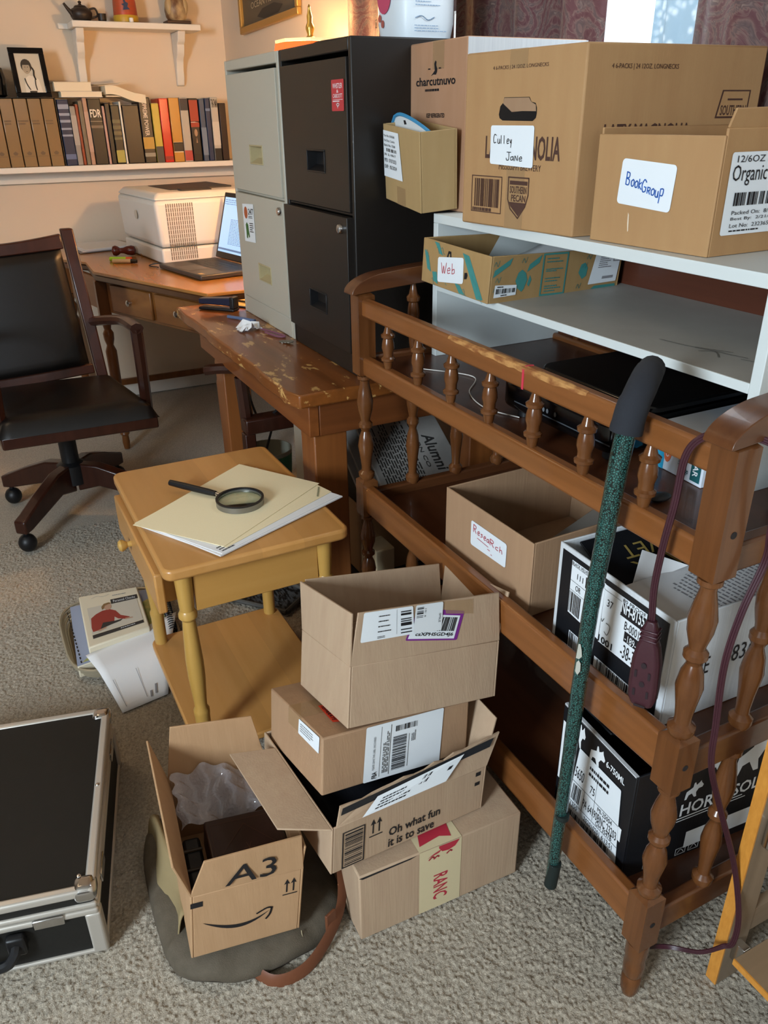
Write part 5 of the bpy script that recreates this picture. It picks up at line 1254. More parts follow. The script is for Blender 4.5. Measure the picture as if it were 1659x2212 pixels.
# ---------------------------------------------------------------- shelves on the far wall
SB = 1.121
bs = thing('book_shelf', 'long white wall shelf holding the row of books', 'shelf', (.3, 4.1, SB - .025))
G().box((-1.2, 4.0, SB - .024), (1.305, YW - .0005, SB)).build('shelf_board', M_TRIM, bs, bevel=.003)
G().box((-1.2, 4.165, SB - .075), (1.305, YW - .0005, SB - .0245)).build('cleat', M_TRIM, bs, bevel=.002)
us = thing('wall_shelf', 'short white bracket shelf above the books holding teapot and figurine', 'shelf', (.885, 4.12, 1.43))
G().box((.613, 4.045, 1.650), (1.160, YW - .0005, 1.674)).build('shelf_board', M_TRIM, us, bevel=.003)
BRK = [(4.198, 1.435), (4.183, 1.44), (4.170, 1.47), (4.168, 1.50), (4.158, 1.53), (4.150, 1.545), (4.128, 1.56), (4.118, 1.58), (4.112, 1.60), (4.092, 1.612), (4.085, 1.63), (4.072, 1.6495), (4.198, 1.6495)]
for x in (.628, 1.062):
    G().prism([(x, y, z) for y, z in BRK], (.034, 0, 0)).build('bracket', M_TRIM, us, bevel=.003)
G().box((.575, 4.178, 1.652), (.6125, YW - .0005, 1.672)).build('rail_stub', M_TRIM, us)
# on it
tp = thing('teapot', 'small black clay teapot at the left end of the short wall shelf', 'teapot', (.665, 4.12, 1.6745))
M_CLAY = mat('black_clay', '#2A211C', .45)
G().lathe([(.026, 0), (.034, .002), (.044, .018), (.046, .032), (.038, .046), (.024, .053)], (.668, 4.12, 1.675)).build('pot_body', M_CLAY, tp)
G().lathe([(.027, 0), (.022, .006), (.008, .009), (.005, .014), (.008, .02), (.001, .025)], (.668, 4.12, 1.7275)).build('lid', M_CLAY, tp)
G().tube([(.632, 4.11, 1.70), (.612, 4.105, 1.722), (.600, 4.10, 1.738)], [.011, .007, .005], n=8).build('spout', M_CLAY, tp)
G().tube([(.705, 4.12, 1.722), (.728, 4.12, 1.725), (.734, 4.12, 1.70), (.708, 4.12, 1.690)], .004, n=6, sub=5).build('handle', M_CLAY, tp)
lathe_thing('tea_cup', 'tiny black clay cup standing just right of the teapot', 'cup', M_CLAY, [(.013, 0), (.017, .004), (.018, .030), (.016, .030), (.014, .006)], (.748, 4.095, 1.675), (0, 0, 1))
vz = thing('painted_vase', 'tapering red and yellow painted vessel with a blue figure on it', 'vase', (.853, 4.12, 1.6745))
G().lathe([(.052, 0), (.053, .02), (.0505, .028)], (.853, 4.12, 1.675), n=24).build('yellow_base', mat('ochre_glaze', '#C09A30', .4), vz)
G().lathe([(.0505, 0), (.048, .05), (.040, .10), (.028, .13)], (.853, 4.12, 1.703), n=24).build('red_body', mat('red_orange_glaze', '#B8482A', .4, vary=('#A05030', (10, 10, 80), .2)), vz)
VFc = Face((.825, 4.069, 1.715), (.875, 4.069, 1.715), (.875, 4.073, 1.765), (.825, 4.073, 1.765))
part(lambda g: VFc.poly(g, [(.2, .1), (.8, .15), (.6, .35), (.7, .6), (.5, .7), (.45, .9), (.3, .8), (.35, .6), (.1, .5), (.3, .4)], .0005), 'blue_figure', mat('blue_glaze', '#2A3A5A', .5), vz)
lathe_thing('white_candle', 'tiny white cylinder standing in front of the painted vessel', 'ornament', M_PAPER, [(.009, 0), (.009, .014), (.007, .016)], (.862, 4.058, 1.675), (0, 0, 1))
ow = thing('stone_figurine', 'brown and cream carved stone figurine at the right end of the wall shelf', 'figurine', (1.075, 4.12, 1.6745))
G().box((1.022, 4.08, 1.675), (1.128, 4.16, 1.690)).build('plinth', mat('brown_stone', '#4A3222', .5), ow, bevel=.003)
G().lathe([(.036, 0), (.046, .015), (.050, .04), (.046, .07), (.036, .095), (.028, .11), (.034, .125), (.026, .15), (.002, .158)], (1.075, 4.12, 1.690), n=14).build('figure_body', mat('carved_stone', '#6A4A30', .45, vary=('#B8A078', (22, 22, 14), .12)), ow)
for s_ in (-1, 1): G().ball((1.075 + s_ * .034, 4.098, 1.745), (.016, .018, .035), 12, 8).build('carved_wing', mat('cream_stone', '#B0986E', .45), ow)

# books ---------------------------------------------------------------
def bx(p): return .493 + (p - 145) * .002089
def book(x0, x1, h, col, label, dep=.155, y=4.008, pages=True, title=None, tcol=None, bands=(), rough=.4, group='books on the long wall shelf', lean=0):
    b = thing('book', label, 'book', ((x0 + x1) / 2, y + dep / 2, SB), 0, group)
    e = .0008
    g = G().hexa([(x0 + e, y, SB + .0005), (x1 - e, y, SB + .0005), (x1 - e, y + dep, SB + .0005), (x0 + e, y + dep, SB + .0005)], [(x0 + e, y, SB + h), (x1 - e, y, SB + h), (x1 - e, y + dep, SB + h), (x0 + e, y + dep, SB + h)])
    g.build('cover', mat('book_' + col.lstrip('#'), col, rough), b, bevel=min(.003, (x1 - x0) * .2))
    if pages and x1 - x0 > .012: G().box((x0 + .003, y + .004, SB + h), (x1 - .003, y + dep - .003, SB + h + .0006)).build('page_block', M_CREAM, b, smooth=False)
    F = Face((x0, y, SB), (x1, y, SB), (x1, y, SB + h), (x0, y, SB + h))
    for (b0, b1, c_) in bands: part(lambda g: F.rect(g, .04, b0, .96, b1, .0006), 'spine_band', mat('band_' + c_.lstrip('#'), c_, .45), b)
    if title:
        t, q, r_ = title; part(lambda g: F.text(g, t, *q, rot=r_, off=.0011, bold=True), 'spine_title', mat('title_' + tcol.lstrip('#'), tcol, .5), b)
    return b, F
names = ('first', 'second', 'third', 'fourth', 'fifth')
# boxed set in a clear sleeve
M_SLEEVE = mat('set_sleeve', '#1E1A16', .3)
for i in range(5):
    x0 = .214 + i * .0545
    b, F = book(x0, x0 + .0525, .262, '#8E7350', ('leftmost', 'second', 'third', 'fourth', 'rightmost')[i] + ' of five matching tan volumes in glossy wrapping, left on the book shelf', group='matching tan volumes', rough=.12, pages=False)
    part(lambda g: (F.lines(g, .1, .62, .9, .70, 2, i, .5), F.rect(g, .1, .16, .9, .165)), 'spine_print', mat('tan_print', '#6A543A', .5), b)
    part(lambda g: F.poly(g, [(.4, .18), (.6, .18), (.7, .21), (.5, .24), (.3, .21)], .001), 'spine_emblem', mat('tan_print', '#6A543A', .5), b)
sl = thing('slipcase', 'dark open slipcase around the five matching tan volumes', 'slipcase', (.35, 4.10, SB))
G().box((.4868, 4.006, SB + .0005), (.4905, 4.17, SB + .266)).box((.209, 4.006, SB + .2635), (.4905, 4.17, SB + .266)).box((.209, 4.1642, SB + .0005), (.4905, 4.17, SB + .2635)).build('case', M_SLEEVE, sl, smooth=False)
Z4 = lambda z: bx(z * .3074)
B_ = [
 (472, 545, .258, '#1E2A48', 'navy hardback with pale title lines, next to the five tan volumes', dict(bands=((.86, .93, '#8A94A8'), (.76, .80, '#8A94A8'), (.66, .70, '#8A94A8'), (.55, .58, '#8A94A8'), (.45, .48, '#8A94A8'), (.10, .18, '#5A6A90')))),
 (545, 583, .232, '#8C8680', 'slim grey book immediately right of the navy hardback', dict(bands=((.35, .85, '#A09A94'),))),
 (583, 603, .240, '#8A3E22', 'thin rust coloured book between slim grey and olive ones', {}),
 (604, 634, .252, '#6E6452', 'olive grey book left of the tall pinkish one', {}),
 (634, 664, .264, '#A88470', 'tall narrow pinkish tan book left of the thick black biography', dict(bands=((.2, .8, '#B49484'),))),
 (665, 752, .262, '#16130F', 'thick black book with three big white initials on its spine', dict(title=('FDR', (.1, .72, .92, .84), 0), tcol='#E0D8C8', bands=((.66, .665, '#B8AC98'), (.56, .60, '#6A6052')))),
 (753, 772, .232, '#B08A80', 'slim pink book between two black ones', {}),
 (773, 808, .244, '#0E0D10', 'plain black book right of the slim pink one', {}),
 (809, 868, .236, '#14140E', 'black book with a yellow green foot to its spine', dict(bands=((.42, .46, '#5A563E'), (.50, .56, '#5A563E'), (.60, .66, '#5A563E'), (.70, .76, '#5A563E'), (.03, .24, '#A0984A')))),
 (869, 884, .250, '#D8D2C6', 'thin white book beside the widest black volume', {}),
 (886, 1000, .236, '#1C1512', 'widest black volume without title under the drooping pages', {}),
 (1002, 1082, .266, '#1A1516', 'black book with gold band and white vertical title', dict(title=('SUPREME POWER', (.30, .42, .66, .97), -90), tcol='#D8C8B8', bands=((.22, .40, '#B08A3A'), (.1, .16, '#8A8478')))),
 (1086, 1140, .242, '#B8A03A', 'yellow book with dark foot, left of the bright red one', dict(bands=((.0, .28, '#3A3A3A'),))),
 (1142, 1206, .262, '#C4281E', 'bright red hardback in the middle of the right half', dict(bands=((.04, .10, '#8A1C16'),), rough=.2)),
 (1210, 1284, .264, '#B8843A', 'orange gold book with a black panel low on its spine', dict(bands=((.17, .31, '#1E1A18'), (.30, .315, '#D8C8A8'), (.155, .17, '#D8C8A8')), rough=.2)),
 (1286, 1346, .266, '#A8A298', 'grey white book with a dark top and red foot', dict(bands=((.80, .98, '#1E2230'), (.02, .18, '#A83A38')))),
 (1350, 1416, .262, '#1A1210', 'black and red book with a suited portrait on its spine', dict(bands=((.55, .97, '#9A3020'), (.62, .64, '#D8B8A8')))),
 (1424, 1464, .258, '#3A4A62', 'slate blue book left of the two narrow navy spines', dict(bands=((.1, .55, '#6A7A90'),))),
 (1466, 1504, .262, '#24304E', 'navy book left of the pale spine near the cabinet', dict(bands=((.80, .84, '#6A7A98'),))),
 (1508, 1562, .266, '#B4ACA0', 'pale spine with black foot near the grey filing cabinet', dict(title=('THAT MAN', (.1, .84, .9, .97), 0), tcol='#1E1A18', bands=((.0, .2, '#1E1C1C'), (.25, .62, '#C4BCB0')))),
 (1566, 1618, .242, '#2A1A14', 'dark brown book last before the grey filing cabinet', {}),
]
for a, b_, h, c_, lb, kw in B_:
    b, F = book(Z4(a), Z4(b_), h, c_, lb, **kw)
    if 'suited portrait' in lb:
        part(lambda g: F.poly(g, [(.15, .12), (.9, .12), (.85, .32), (.62, .40), (.35, .38)], .001), 'portrait_suit', mat('portrait_suit', '#2A2420', .5), b)
        part(lambda g: (F.poly(g, [(.5 + .18 * math.cos(t / 6 * PI), .46 + .06 * math.sin(t / 6 * PI)) for t in range(12)], .0012), F.poly(g, [(.45, .30), (.6, .30), (.55, .39)], .0013)), 'portrait_face', mat('portrait_face', '#A88468', .5), b)
# lying on the books
def flat(label, x0, x1, y0, y1, z, t, col, cover=None, name='book'):
    b = thing(name, label, 'book', ((x0 + x1) / 2, (y0 + y1) / 2, z), 0, 'books lying on top of the row')
    G().box((x0 + .003, y0, z + .002), (x1 - .003, y1, z + t - .002)).build('page_block', M_CREAM, b, smooth=False)
    G().box((x0, y0 - .001, z), (x1, y1, z + .002)).box((x0, y0 - .001, z + t - .002), (x1, y1, z + t)).build('cover', mat('cover_' + col.lstrip('#'), col, .5), b, smooth=False)
zt = SB + .2665
flat('white paperback lying on the row, under the thicker cream one', .515, .688, 4.012, 4.14, zt, .022, '#D8D0C4')
flat('thick cream book lying topmost on the row beside the photo frame', .494, .650, 4.02, 4.15, zt + .0225, .036, '#C8B898')
flat('slim tan booklet lying on the row right of the white paperback', .70, .80, 4.02, 4.14, zt, .008, '#8A7454')
lp = thing('loose_pages', 'thick block of cream pages drooping over the black volumes', 'papers', (.78, 4.08, zt))
def droop(u, v, o): 
    x = .700 + .168 * u; return (x, 4.0 + .15 * v, zt + .010 + .034 - .038 * u ** 1.5 + .004 * math.sin(u * 7) - o)
g = G()
n_ = 14
vs = []
for i in range(n_ + 1):
    for v, o_ in ((0, .034), (1, .034), (1, 0), (0, 0)): vs.append(droop(i / n_, v, o_ if i < n_ else o_))
g.add(vs, [(0, 1, 2, 3), tuple(n_ * 4 + q for q in (3, 2, 1, 0))] + [(4 * i + q, 4 * i + (q + 1) % 4, 4 * i + 4 + (q + 1) % 4, 4 * i + 4 + q) for i in range(n_) for q in range(4)])
g.build('pages', M_CREAM, lp)
G().grid(lambda u, v: (.66 + .14 * u, 4.03 + .12 * v, zt + .050 + .012 * u * u), 8, 2).build('top_sheet', M_CREAM, lp, solid=.001)
# photo in black frame
pf = thing('photo_frame', 'black framed monochrome photo of a child with braids standing on the tan volumes', 'photo frame', (.415, 4.06, SB + .266))
fz = SB + .2665; lean = .05
def fp(a_, b_, off=0): return V((.345 + .138 * a_, 4.03 + lean * b_ - off, fz + .185 * b_))
g = G()
for q in ((0, 0, 1, .10), (0, .88, 1, 1), (0, .1, .15, .88), (.85, .1, 1, .88)):
    pts = [fp(q[0], q[1]), fp(q[2], q[1]), fp(q[2], q[3]), fp(q[0], q[3])]; g.hexa([p + V((0, .012, 0)) for p in pts], [p + V((0, -.004, 0)) for p in pts])
g.build('frame', M_GLOSSBLK, pf, bevel=.002)
F = Face(fp(.14, .09), fp(.86, .09), fp(.86, .89), fp(.14, .89))
ph = part(lambda g: F.rect(g, 0, 0, 1, 1, .0005), 'photograph', mat('photo_paper', '#C8C0AE', .4), pf)
part(lambda g: (F.poly(g, [(.2, .0), (.22, .2), (.3, .38), (.45, .44), (.62, .42), (.8, .34), (.88, .0)], .001)), 'photo_blouse', mat('photo_light', '#DCD4C4', .5), ph)
part(lambda g: (F.poly(g, [(.40 + .21 * math.cos(t / 8 * PI), .68 + .17 * math.sin(t / 8 * PI)) for t in range(16)], .0014)), 'photo_hair', mat('photo_dark', '#3A342C', .5), ph)
part(lambda g: (F.poly(g, [(.39 + .15 * math.cos(t / 8 * PI), .62 + .145 * math.sin(t / 8 * PI)) for t in range(16)], .0018)), 'photo_face', mat('photo_skin', '#A89A84', .5), ph)
part(lambda g: (F.poly(g, [(.22, .70), (.58, .70), (.56, .80), (.4, .84), (.25, .8)], .0022), F.stroke(g, [(.58, .66), (.66, .56), (.64, .44), (.68, .34)], .006, .0022), F.stroke(g, [(.26, .36), (.30, .22), (.40, .08)], .004, .0022), F.stroke(g, [(.66, .34), (.64, .2), (.66, .08)], .004, .0022), F.rect(g, .33, .64, .37, .655, .0022), F.rect(g, .43, .64, .47, .655, .0022), F.rect(g, .37, .53, .43, .54, .0022), F.rect(g, .36, .0, .64, .05, .0022)), 'photo_braids', mat('photo_dark', '#3A342C', .5), ph)
lathe_thing('black_glass_object', 'dark glossy rounded object at the left edge beside the photo frame', 'ornament', M_GLOSSBLK, [(.04, 0), (.055, .01), (.058, .07), (.05, .11), (.03, .118)], (.262, 4.10, SB + .2665), (0, 0, 1), n=24)

# ================================================================ hanging on and lying in the changing table
Cn = thing('walking_cane', 'green mottled walking cane with black foam handle hooked over the table rail', 'walking cane', (.682, .70, .1))
M_CANE = mat('green_mottled_enamel', '#0E2622', .28, .35, coat=.5)
_nt = M_CANE.node_tree; _b = _nt.nodes['Principled BSDF']
_tc = _nt.nodes.new('ShaderNodeTexCoord'); _v = _nt.nodes.new('ShaderNodeTexVoronoi'); _v.feature = 'DISTANCE_TO_EDGE'; _v.inputs['Scale'].default_value = 330
_r = _nt.nodes.new('ShaderNodeValToRGB'); _r.color_ramp.elements[0].position = .06; _r.color_ramp.elements[1].position = .22
_r.color_ramp.elements[0].color = lin('#071110'); _r.color_ramp.elements[1].color = lin('#3E7670')
_nt.links.new(_tc.outputs['Object'], _v.inputs['Vector']); _nt.links.new(_v.outputs['Distance'], _r.inputs[0]); _nt.links.new(_r.outputs[0], _b.inputs['Base Color'])
cx = .6795
path = [(cx, .722, .106), (cx, .7165, .33), (cx, .711, .55), (cx, .707, .68), (cx, .7005, .76), (cx, .694, .84), (cx, .689, .91), (cx + .003, .686, .955)]
G().tube(path, [.0102, .0104, .0112, .0114, .0120, .0126, .0130, .0130], n=16, sub=6).build('shaft', M_CANE, Cn)
G().tube([(cx, .7222, .100), (cx, .7165, .16)], [.0112, .0106], n=14).build('tip', mat('dark_rubber', '#14201E', .6), Cn)
G().lathe([(.0112, 0), (.0116, .003), (.0116, .006), (.0112, .009)], (cx, .7135, .268)).build('adjuster_ring', mat('dark_rubber', '#14201E', .6), Cn)
G().tube([(cx + .002, .687, .948), (cx + .008, .688, .975), (cx + .026, .696, .995), (cx + .052, .714, 1.004), (cx + .078, .734, 1.004), (cx + .086, .740, 1.003)], [.0205, .0198, .0188, .0186, .0175, .008], n=16, sub=6).build('foam_handle', mat('black_foam', '#22242A', .9), Cn)
g = G(); CFc = Face((cx - .0118, .716, .56), (cx - .0118, .700, .56), (cx - .0118, .697, .625), (cx - .0118, .713, .625))
CFc.poly(g, [(.2, .55), (.6, .58), (.9, .70), (.75, .85), (.5, .98), (.25, .95)], .0012); CFc.poly(g, [(.35, .2), (.7, .15), (.98, .3), (.9, .5), (.6, .55), (.35, .45)], .0012)
g.build('tape_remnant', mat('tape_scrap', '#B8B8AC', .5), Cn, smooth=False)
# cord
Co = thing('extension_cord', 'maroon extension cord draped over the table end with a three way outlet', 'extension cord', (.69, .56, .6))
M_CORD = mat('maroon_vinyl', '#3C1C24', .35)
def cord(pts, name='cord'):
    g = G(); P3 = spline([V(p) for p in pts], 8)
    n = len(P3)
    for k in (-1, 0, 1):
        q = []
        for i, p in enumerate(P3):
            t = (P3[min(i + 1, n - 1)] - P3[max(i - 1, 0)]).normalized(); s_ = t.cross(V((.89, .45, 0))); s_ = s_.normalized() if s_.length > .1 else V((0, 0, 1))
            q.append(p + s_ * k * .0027)
        g.tube(q, .0019, n=6)
    return g.build(name, M_CORD, Co)
cord([(.750, .5245, .972), (.735, .545, .9785), (.715, .572, .9785), (.698, .588, .970), (.690, .598, .945), (.688, .600, .887), (.687, .606, .826), (.688, .610, .765), (.690, .607, .716)])
cord([(.750, .5245, .972), (.752, .518, .93), (.760, .520, .866), (.765, .522, .826), (.742, .521, .763), (.730, .520, .691), (.739, .520, .591), (.749, .520, .515), (.789, .520, .418), (.842, .512, .284), (.852, .490, .188), (.850, .486, .13), (.845, .497, .110), (.81, .51, .103), (.775, .545, .095), (.765, .60, .03)])
# outlet block
ob = G()
a_ = V((.690, .6065, .716)); b_ = V((.6895, .6005, .585)); ax = (b_ - a_).normalized(); sd = V((.45, -.89, 0)); sd = (sd - ax * sd.dot(ax)).normalized(); nn = ax.cross(sd).normalized()
if nn.x > 0: nn = -nn
prof = [(0, .006, .006), (.012, .010, .008), (.028, .0105, .009), (.036, .014, .010), (.060, .0185, .011), (.100, .0195, .0115), (.118, .0185, .011), (.130, .014, .009)]
vs = []
for t, w, d in prof:
    p = a_ + ax * t
    for s_, q in ((-1, -.55), (-.75, -1), (.75, -1), (1, -.55), (1, .55), (.75, 1), (-.75, 1), (-1, .55)): vs.append(p + sd * w * s_ + nn * d * q)
n = len(prof)
fs = [tuple(range(8))[::-1], tuple(range((n - 1) * 8, n * 8))] + [(8 * i + k, 8 * i + (k + 1) % 8, 8 * i + 8 + (k + 1) % 8, 8 * i + 8 + k) for i in range(n - 1) for k in range(8)]
blk = ob.add(vs, fs).build('outlet_block', M_CORD, Co, bevel=.0015)
OF = Face(b_ - sd * .0185 + nn * .0117, b_ + sd * .0185 + nn * .0117, a_ + ax * .04 + sd * .0185 + nn * .0117, a_ + ax * .04 - sd * .0185 + nn * .0117)
if OF.n.dot(nn) < 0: OF.n = -OF.n
def slots(g):
    for b0 in (.20, .52):
        OF.rect(g, .20, b0, .29, b0 + .12, .0005); OF.rect(g, .68, b0, .77, b0 + .12, .0005); OF.poly(g, [(.5 + .1 * math.cos(t / 5 * PI), b0 + .22 + .05 * math.sin(t / 5 * PI)) for t in range(10)], .0005)
    OF.rect(g, .3, .02, .7, .06, .0005)
part(slots, 'socket_slots', mat('socket_dark', '#1E0E14', .6), blk)
g = G()
for t in (.012, .019, .026): 
    p = a_ + ax * t; g.prism([p - sd * .0115 - nn * .0095, p + sd * .0115 - nn * .0095, p + sd * .0115 + nn * .0095, p - sd * .0115 + nn * .0095], ax * .003)
g.build('strain_relief', M_CORD, blk, bevel=.001)
# printer-like device in the hutch
Dv = thing('black_device', 'low glossy black electronic device in the lower bay of the white shelf unit', 'electronic device', (1.0, .9, .829))
G().prism([(x, y, .842) for x, y in rounded(.792, 1.185, .820, 1.115, .03)], (0, 0, .052)).build('body', M_GLOSSBLK, Dv, bevel=.010, seg=3)
G().prism([(x, y, .894) for x, y in rounded(.86, 1.18, .825, 1.10, .03)], (0, 0, .012)).build('lid', M_GLOSSBLK, Dv, bevel=.003)
for y in (.85, 1.07):
    for x in (.82, 1.15): G().cyl((x, y, .8285), (x, y, .843), .014).build('foot', M_BLACKPL, Dv)
DF = Face((.7915, 1.07, .852), (.7915, .82, .852), (.7915, .82, .886), (.7915, 1.07, .886))
part(lambda g: [DF.poly(g, [(a + .012 * math.cos(t / 5 * PI), .5 + .12 * math.sin(t / 5 * PI)) for t in range(10)], .001) for a in (.30, .34, .38, .46)], 'button_print', mat('button_grey', '#6A6E72', .3), Dv)
part(lambda g: DF.rect(g, .02, .2, .98, .26, .001), 'trim_line', mat('trim_grey', '#4A4E52', .3), Dv)
# envelope box
Ev = thing('envelope_box', 'white and teal box of envelopes lying behind the front rail beside the outlet cord', 'box', (.95, .74, .828))
EB = [(.858, .812), (.850, .702), (1.08, .690), (1.09, .812)]
G().prism([(x, y, .8285) for x, y in EB], (0, 0, .062)).build('box_body', mat('box_white', '#D8E0EA', .5), Ev, bevel=.001)
EF = Face((.858, .812, .8285), (.850, .702, .8285), (.850, .702, .8905), (.858, .812, .8905))
part(lambda g: EF.rect(g, 0, 0, .30, 1), 'teal_panel', mat('cyan_print', '#2A9CC4', .5), Ev)
o_ = part(lambda g: EF.rect(g, .80, .08, .97, .92), 'green_panel', mat('deep_teal', '#1E5A5E', .5), Ev)
part(lambda g: EF.text(g, 'CLEAR', .84, .2, .93, .86, rot=-90, off=.0014, bold=True), 'white_text', M_WHITEINK, o_)
part(lambda g: EF.poly(g, [(.36 + .075 * math.cos(t / 7 * PI), .52 + .30 * math.sin(t / 7 * PI)) for t in range(14)], .0010), 'orange_disc', mat('orange_disc', '#D8704A', .5), Ev)
part(lambda g: EF.text(g, '#10', .33, .36, .39, .72, rot=-90, off=.0014), 'disc_text', M_WHITEINK, Ev)
part(lambda g: (EF.text(g, 'PEEL &', .70, .12, .76, .92, rot=-90), EF.text(g, 'STICK', .61, .2, .67, .9, rot=-90), EF.text(g, 'ENVELOPES', .56, .3, .59, .85, rot=-90)), 'teal_text', mat('teal_text', '#2A5A66', .5), Ev)
# blue roll, strap end, wires
g = G()
for k in range(4): g.tube([(.905, .600 + .0 * k, .845), (.97, .590, .845)], .006 + .0035 * k, n=14)
tag(G().tube([(.895, .612, .847), (.985, .595, .847)], .017, n=16).build('blue_cloth_roll', mat('blue_cloth', '#4A9CDC', .7), org=(.93, .60, .829)), 'rolled bright blue cloth on the table deck near the corner post', 'cloth')
tag(G().ball((.772, .700, .834), (.018, .011, .0055)).build('black_strap_end', M_BLACKPL, org=(.772, .70, .829)), 'small flat black oval lying on the deck behind the rail', 'strap')
tag(G().tube([(.80, 1.40, .830), (.86, 1.30, .831), (.80, 1.22, .830), (.775, 1.13, .831), (.80, 1.06, .830)], .0010, n=5, sub=8).build('white_wire', M_WHITEPL, org=(.8, 1.25, .829)), 'thin white wire lying across the dark table deck', 'wire')
tag(G().tube([(.775, .725, .90), (.772, .735, .875), (.778, .74, .85), (.80, .745, .831)], .003, n=8, sub=4).build('black_cable', M_BLACKPL, org=(.78, .7, .85)), 'thick black cable behind the rail right of the cane', 'cable')

# ================================================================ on the carpet
# aluminium edged case
Cs = thing('flight_case', 'black case with aluminium edges lying on the carpet at the left', 'case', (-.2, 1.3, 0), math.radians(-13))
ya = math.radians(-13); cu, cv = V((math.cos(ya), math.sin(ya), 0)), V((-math.sin(ya), math.cos(ya), 0))
Rf = V((-.029, 1.0316, 0))
def cp(u, v, z): return Rf - cu * (.50 - u) + cv * v + V((0, 0, z))
CW, CD, CH = .50, .472, .157
def cbox(u0, u1, v0, v1, z0, z1, nm, m, **k): return G().hexa([cp(u0, v0, z0), cp(u1, v0, z0), cp(u1, v1, z0), cp(u0, v1, z0)], [cp(u0, v0, z1), cp(u1, v0, z1), cp(u1, v1, z1), cp(u0, v1, z1)]).build(nm, m, Cs, **k)
M_CASE = mat('black_case_laminate', '#100F0C', .6, bump=((400, 400, 400), .06))
cbox(.004, CW - .004, .004, CD - .004, .002, .108, 'case_body', M_CASE, bevel=.006)
cbox(.004, CW - .004, .004, CD - .004, .112, CH - .002, 'case_lid', M_CASE, bevel=.006)
e = .022
def edge(u0, u1, v0, v1, z0, z1): cbox(u0, u1, v0, v1, z0, z1, 'edge_trim', M_ALU, bevel=.005, seg=3)
for v0, v1 in ((-.001, .016), (CD - .016, CD + .001)): edge(0, CW, v0, v1, CH - .016, CH + .001)
for u0, u1 in ((-.001, .016), (CW - .016, CW + .001)): edge(u0, u1, .016, CD - .016, CH - .016, CH + .001)
for z0, z1 in ((.112, .124), (.096, .1095), (0.001, .010)):
    edge(0, CW, -.001, .010, z0, z1); edge(CW - .010, CW + .001, .010, CD - .01, z0, z1)
for u, v in ((CW - .024, -.002), (CW - .024, CD - .022), (-.002, -.002)): edge(u, u + .026, v, v + .026, .002, .1)
for u, v in ((CW - .036, -.003), (CW - .036, CD - .036)):
    cbox(u, u + .039, v, v + .039, CH - .03, CH + .003, 'corner_cap', M_CHROME, bevel=.012, seg=4)
g = G()
for u, v in ((CW - .025, .03), (CW - .025, CD - .03), (CW - .009, .24)): g.lathe([(.004, 0), (.003, .0015), (.0005, .002)], cp(u, v, CH + .0012 + (.002 if u < CW - .02 else 0)), n=10)
g.build('rivet', M_CHROME, Cs)
for u in (CW - .105,): cbox(u, u + .05, -.004, .001, .092, .112, 'hinge_plate', M_CHROME, bevel=.002)
for v in (.06, .36): cbox(CW, CW + .004, v, v + .05, .10, .122, 'side_catch', M_CHROME, bevel=.002)
h0, h1 = cp(CW - .155, -.02, .075), cp(CW - .33, -.02, .075)
hnd = G().tube([cp(CW - .135, -.004, .075), cp(CW - .14, -.022, .062), cp(CW - .17, -.026, .048), cp(CW - .30, -.026, .048), cp(CW - .33, -.022, .062), cp(CW - .335, -.004, .075)], .009, n=8, sub=4).build('handle', M_BLACKPL, Cs)
cbox(CW - .15, CW - .12, -.014, .002, .052, .092, 'handle_mount', M_BLACKPL, bevel=.004)
cbox(CW - .24, CW - .165, -.008, .001, .078, .094, 'latch', M_CHROME, bevel=.004)

# tray with cookbook, cheque booklet and sheet
Tr = thing('wire_tray', 'shallow oval wire and wicker tray on the carpet under the notebook', 'tray', (.17, 1.98, 0))
def loop(z, k, r):
    pts = []
    for i in range(41):
        a = 2 * PI * i / 40; sx = math.copysign(abs(math.cos(a)) ** .5, math.cos(a)); sy_ = math.copysign(abs(math.sin(a)) ** .5, math.sin(a))
        pts.append((.17 + .150 * k * sx, 1.985 + .19 * k * sy_, z))
    return pts
g = G()
for z, k in ((.006, .88), (.016, .92), (.026, .95), (.036, .97)): g.tube(loop(z, k, 0), .0045, n=6)
g.build('wicker_rim', mat('silver_wicker', '#A89C84', .4, .3), Tr)
G().prism([(p[0], p[1], .003) for p in loop(0, .88, 0)[:-1]], (0, 0, .003)).build('tray_floor', mat('tray_brown', '#6A5C48', .7), Tr, smooth=False)
Nb = thing('spiral_notebook', 'spiral bound blue and green printed notebook in the tray', 'notebook', (.18, 1.98, .01))
NBq = [(.040, 1.835, .045), (.29, 1.870, .045), (.32, 2.13, .045), (.062, 2.135, .045)]
G().prism([(x, y, .008) for x, y, z in NBq], (0, 0, .037)).build('pages', M_CREAM, Nb, bevel=.003)
NF = Face(*NBq)
part(lambda g: NF.rect(g, 0, 0, 1, 1, .0005), 'cover', mat('pale_blue_cover', '#9AA4BC', .5), Nb)
part(lambda g: NF.poly(g, [(.05, .03), (.98, .02), (.98, .75), (.85, .80), (.7, .72), (.72, .3), (.4, .18), (.2, .16)], .001), 'cover_painting', mat('green_landscape', '#8A9A5A', .6, vary=('#C0B470', (40, 40, 40), .15)), Nb)
g = G()
for i in range(22):
    y = 1.88 + .011 * i; x = .296 + .0012 * i; g.tube([(x + .012 * math.cos(a), y, .045 + .012 * math.sin(a)) for a in [k * PI / 5 for k in range(11)]], .0016, n=5)
g.build('spiral_binding', M_BLACKPL, Nb)
g = G()
for i in range(15): g.box((.050, 1.845 + .018 * i, .0455), (.053, 1.855 + .018 * i, .0465))
g.build('stitching', M_INK, Nb, smooth=False)
Bk = thing('cheque_booklet', 'cream booklet with a photo of a woman in red lying on the notebook', 'booklet', (.165, 2.0, .05))
